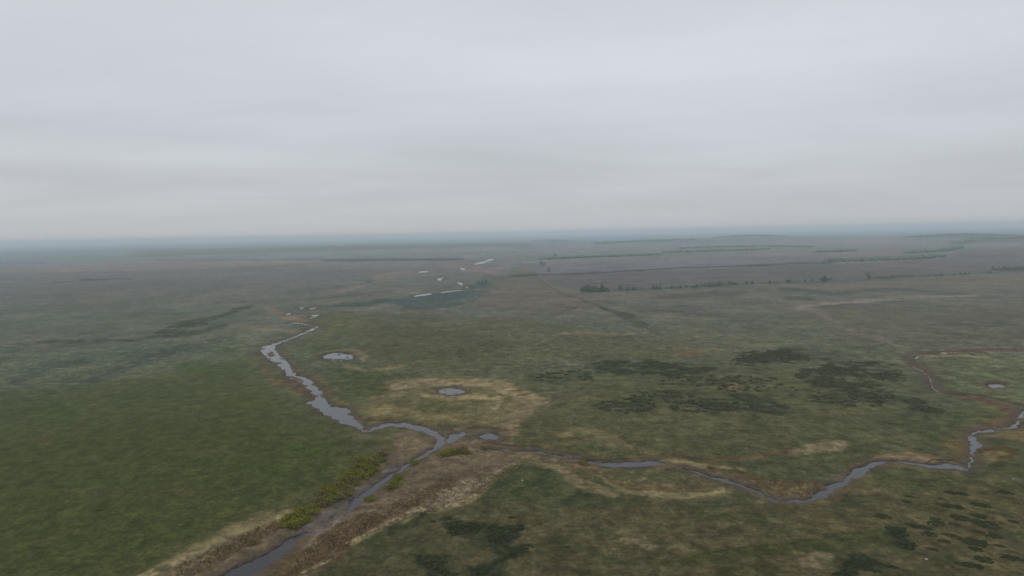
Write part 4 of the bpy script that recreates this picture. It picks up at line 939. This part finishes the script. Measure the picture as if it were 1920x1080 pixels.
WB = [(545, 990, 1.0, 0, 'bright willow bush at the lower tip of the left bank row, by the dark notch'), (556, 984, 1.05, 1, 'bright willow bush just right of the lowest one on the left bank'), (543, 975, .95, 2, 'willow bush left of and above the two lowest on the left bank'), (556, 970, .9, 0, 'tall bright willow bush at the top of the lowest clump'),
      (566, 960, .8, 1, 'small willow bush heading the lowest clump'), (572, 977, .85, 2, 'willow bush on the right flank of the lowest clump'), (583, 965, .85, 1, 'rightmost willow bush of the lowest clump, above the mud'), (578, 956, .7, 3, 'dull brownish willow bush above the right of the lowest clump'),
      (596, 942, .75, 3, 'dull low willow between the lowest and the middle clump'), (608, 938, .85, 4, 'dull willow bush at the left foot of the middle clump'), (606, 928, .8, 3, 'olive willow bush at the left of the middle clump'), (618, 920, 1.0, 1, 'brightest yellow willow bush on top of the middle clump'), (626, 926, 1.0, 2, 'bright willow bush just below the brightest yellow one'),
      (622, 938, .95, 0, 'willow bush in the heart of the middle clump'), (636, 936, .9, 3, 'olive willow bush at the waterside of the middle clump'), (642, 926, .85, 4, 'dull willow bush right in the middle clump'), (650, 930, .8, 3, 'low willow at the right foot of the middle clump, over the mud'), (655, 918, .8, 4, 'dull willow between the middle and the upper clump'),
      (645, 900, .95, 0, 'willow bush at the left end of the upper clump'), (655, 893, 1.0, 1, 'bright willow bush second from the left of the upper clump'), (667, 888, 1.0, 2, 'bright willow in the middle of the upper clump'), (664, 902, .85, 3, 'dull willow under the left of the upper clump'), (680, 897, .9, 1, 'willow bush in the lower middle of the upper clump'),
      (692, 890, .95, 0, 'willow bush near the bank in the upper clump'), (684, 878, .95, 2, 'willow bush high in the upper clump'), (676, 865, .95, 1, 'yellowest willow bush at the top left of the upper clump'), (690, 866, .9, 0, 'willow bush at the top of the upper clump'), (700, 872, .9, 3, 'olive willow at the right of the upper clump'), (706, 882, .85, 2, 'willow bush at the lower right of the upper clump, above dark mud'),
      (704, 858, .85, 4, 'dull willow heading the upper clump'), (716, 854, .9, 3, 'olive willow at the upper right tip of the row'), (718, 866, .75, 4, 'low dark willow at the waterside of the upper right tip'),
      (536, 986, .7, 4, 'dull willow at the far left foot of the lowest clump'), (589, 952, .8, 0, 'willow bush joining the lowest clump to the next one up the bank'), (600, 950, .7, 4, 'dull willow low down between the lowest and middle clump'), (613, 946, .75, 3, 'dull willow at the lower edge of the middle clump'),
      (634, 914, .85, 3, 'olive willow at the upper edge of the middle clump'), (645, 912, .85, 0, 'willow bush joining the middle clump to the upper one'), (640, 905, .8, 4, 'dull willow above the joint of the middle and upper clump'), (672, 908, .8, 4, 'dull willow at the lower edge of the upper clump'), (694, 880, .9, 1, 'willow bush in the dense heart of the upper clump'), (712, 864, .85, 1, 'willow bush just below the upper right tip of the row'), (668, 876, .85, 3, 'olive willow left below the yellowest one'),
      (745, 898, .85, 1, 'upper bush of the pair on the right bank'), (742, 910, .95, 0, 'lower and larger bush of the pair on the right bank'), (731, 917, .7, 3, 'dull small bush left of the pair on the right bank'), (694, 938, .7, 1, 'single small willow bush on the right bank lower down'), (776, 869, .8, 2, 'single green bush on the right bank by the upper channel'),
      (832, 855, 1.0, 1, 'leftmost bush of the clump below the side arm'), (843, 850, 1.0, 2, 'second bush of the clump below the side arm'), (856, 849, .95, 3, 'third bush of the clump below the side arm'), (868, 847, .9, 3, 'fourth bush of the clump below the side arm'), (876, 850, .8, 4, 'rightmost dull bush of the clump below the side arm'),
      (478, 1018, .6, 4, 'low dull bush on the brown left bank near the bottom'), (910, 842, .6, 4, 'brown low bush at the start of the right stream')]
for (u, v, s, k, lab) in WB: put_bush(k, u, v, s * random.uniform(.92, 1.08), lab, GW)
put_bush(4, 1088, 868, .7, 'brown bush on the bank of the right stream, left one of two', GW, .8); put_bush(4, 1100, 872, .75, 'brown bush on the bank of the right stream, right one of two', GW, .8)
put_bush(4, 1333, 877, .55, 'brown low bush above the bend of the right stream', GW, .8)

# low spreading shrubs of the foreground plain
def low_kind(seed, m):
    r = np.random.default_rng(seed)
    pts = []
    for k in range(70):
        a = r.random() * 6.28; rr = math.sqrt(r.random())
        pts.append((rr * math.cos(a) * (1 + .15 * math.sin(3 * a + seed)), rr * math.sin(a) * (1 + .12 * math.cos(2 * a)), 0))
    pts = np.array(pts)
    edge = 1 - 0.65 * np.hypot(pts[:, 0], pts[:, 1])
    v, q = lumps(pts, 0.17, 0.9 * edge + 0.1, seed)
    f = grid_mesh('foliage', v, q, None, m, True)
    return f
LK = [low_kind(21, m_low), low_kind(22, m_low), low_kind(23, m_low), low_kind(24, m_low_b)]
LS = [(1704, 931, 8, 2.2, 0, 'small green shrub, upper one of two left of the long green one'), (1700, 941, 8, 2.5, 1, 'small green shrub, lower one of two left of the long green one'), (1782, 949, 20, 4.5, 2, 'bright green long flat shrub, largest of the upper row'), (1655, 968, 14, 5.5, 0, 'dark round shrub standing alone at the left of the field of shrubs'),
      (1832, 946, 10, 4, 1, 'dark shrub left of a pair right of the long green one'), (1846, 948, 9, 4.5, 0, 'dark shrub right of a pair right of the long green one'), (1755, 978, 13, 9.5, 0, 'round dark shrub in the middle of the field, above the slender one'), (1800, 971, 15, 6, 1, 'oval green shrub right of the round dark middle one'),
      (1836, 968, 12, 4.5, 2, 'narrow shrub leaning onto the biggest right shrub'), (1848, 983, 20, 8, 1, 'biggest dark shrub in the upper right of the field'), (1684, 992, 14, 6, 2, 'dark shrub touching the top of the big scrub patch'), (1724, 988, 20, 4.5, 1, 'long dark shrub between the big patch and the round middle one'),
      (1743, 1001, 12, 5.5, 0, 'slender dark shrub below the round middle one'), (1864, 1004, 11, 6, 0, 'round dark shrub below the biggest right one'), (1826, 1016, 21, 8, 2, 'broad dark shrub in the centre right of the field'), (1830, 1030, 11, 4.5, 1, 'small shrub touching the foot of the broad dark one'),
      (1783, 1004, 13, 4.5, 3, 'brown bare shrub left above the broad dark one'), (1833, 997, 11, 3.5, 3, 'brown low shrub between the biggest and the broad dark shrub'), (1770, 1015, 10, 4, 3, 'brown shrub left of the broad dark one'), (1790, 983, 9, 3, 3, 'small brown shrub under the oval green one'),
      (1898, 1046, 17, 5.5, 0, 'dark long shrub near the lower right corner'), (1845, 1049, 14, 7, 1, 'grey green shrub left of the corner one'), (1820, 1060, 20, 6, 2, 'long green shrub at the lower right, below the grey green one'), (1875, 1024, 9, 2.5, 3, 'thin brown shrub right of the broad dark one'), (1762, 935, 3, 1.6, 1, 'tiny shrub left below the bright long one'),
      (1885, 923, 12, 4, 0, 'shrub at the top right of the field under the far track piece'), (1793, 925, 18, 2.5, 1, 'flat dark shrub in the topmost row'), (1900, 978, 8, 3, 1, 'faint green shrub by the right edge'), (1748, 1030, 10, 3.5, 3, 'brownish shrub below the slender dark one'), (1712, 1022, 8, 2.5, 3, 'brown fringe shrub at the right side of the big scrub patch'),
      (188, 956, 8, 2.2, 0, 'single dark shrub alone in the green pasture at the left'), (960, 970, 8, 3, 0, 'single dark shrub alone right of the straw ridge'), (1065, 1026, 6, 3, 0, 'single dark shrub at the bottom middle, right of the dark scrub'), (794, 965, 9, 4, 1, 'dark shrub next to the straw ridge end, left one'), (812, 978, 6, 2.5, 1, 'small dark shrub under the straw ridge'),
      (837, 972, 12, 5, 2, 'dark shrub under the straw ridge, above the larger dark one'), (846, 983, 13, 6, 0, 'larger dark shrub above the middle scrub'), (1264, 764, 10, 4, 1, 'round dark shrub on the plain left of the lower thicket'), (1668, 1062, 14, 4, 1, 'dark flat shrub at the bottom, under the big patch'), (1640, 1070, 12, 4, 0, 'dark flat shrub at the bottom, left below the big patch')]
GL = 'low dark shrubs scattered on the grass'
for (u, v, ru, rv, k, lab) in LS:
    c = W2((u, v))[0]; d = float(np.hypot(*c)); dv = W2([(u, v - rv), (u, v + rv)])
    e = link('low_shrub', LK[k], label=lab, category='shrub', group=GL)
    hgt = min(0.8, 0.25 + 0.05 * ru * d / F)
    rx = ru * d / F; ry = max(0.5 * float(np.hypot(*(dv[0] - dv[1]))) - hgt * 0.8, 0.5 * rx * 0.8)
    e.location = (c[0], c[1], ground_z(*c) - 0.02); e.rotation_euler = (0, 0, -math.atan2(c[0], c[1]) + random.uniform(-.15, .15)); e.scale = (rx, ry, hgt)

# pale stones
m_stone = plain_mat('pale_stone', (0.55, 0.53, 0.5), 0.2, 3)
for (u, v, s, lab) in [(979.5, 901, .55, 'small pale stone on dark green grass below the start of the right stream'), (1737, 1049, .4, 'small white stone among the low shrubs at the bottom right'), (1900, 898, .3, 'tiny pale stone in the grass near the right edge')]:
    x, y = W2((u, v))[0]
    vv, qq = lumps(np.array([[0, 0, 0.0]]), s, s * 0.7, int(u))
    o = link('stone', grid_mesh('stone', vv, qq, None, m_stone, False), label=lab, category='stone', group='pale stones lying in the grass')
    o.location = (x, y, ground_z(x, y))

# ---------------------------------------------------------------- haze
hx = 64000.0; hz0, hz1 = float(zz.min()) - 1.0, 128.0
v = np.array([(-hx, -hx, hz0), (hx, -hx, hz0), (hx, hx, hz0), (-hx, hx, hz0), (-hx, -hx, hz1), (hx, -hx, hz1), (hx, hx, hz1), (-hx, hx, hz1)])
q = np.array([(0, 3, 2, 1), (4, 5, 6, 7), (0, 1, 5, 4), (1, 2, 6, 5), (2, 3, 7, 6), (3, 0, 4, 7)])
hm, t = mat('haze_air')
pv = N(t, 'ShaderNodeVolumePrincipled'); pv.inputs['Color'].default_value = (0.89, 0.965, 1.0, 1); pv.inputs['Density'].default_value = HAZE; pv.inputs['Anisotropy'].default_value = 0.0
o = N(t, 'ShaderNodeOutputMaterial'); L(t, pv.outputs[0], o.inputs['Volume'])
me = grid_mesh('haze', v, q, None, hm, False)
link('haze', me, kind='stuff', label='pale blue grey haze lying over the whole plain', category='haze')
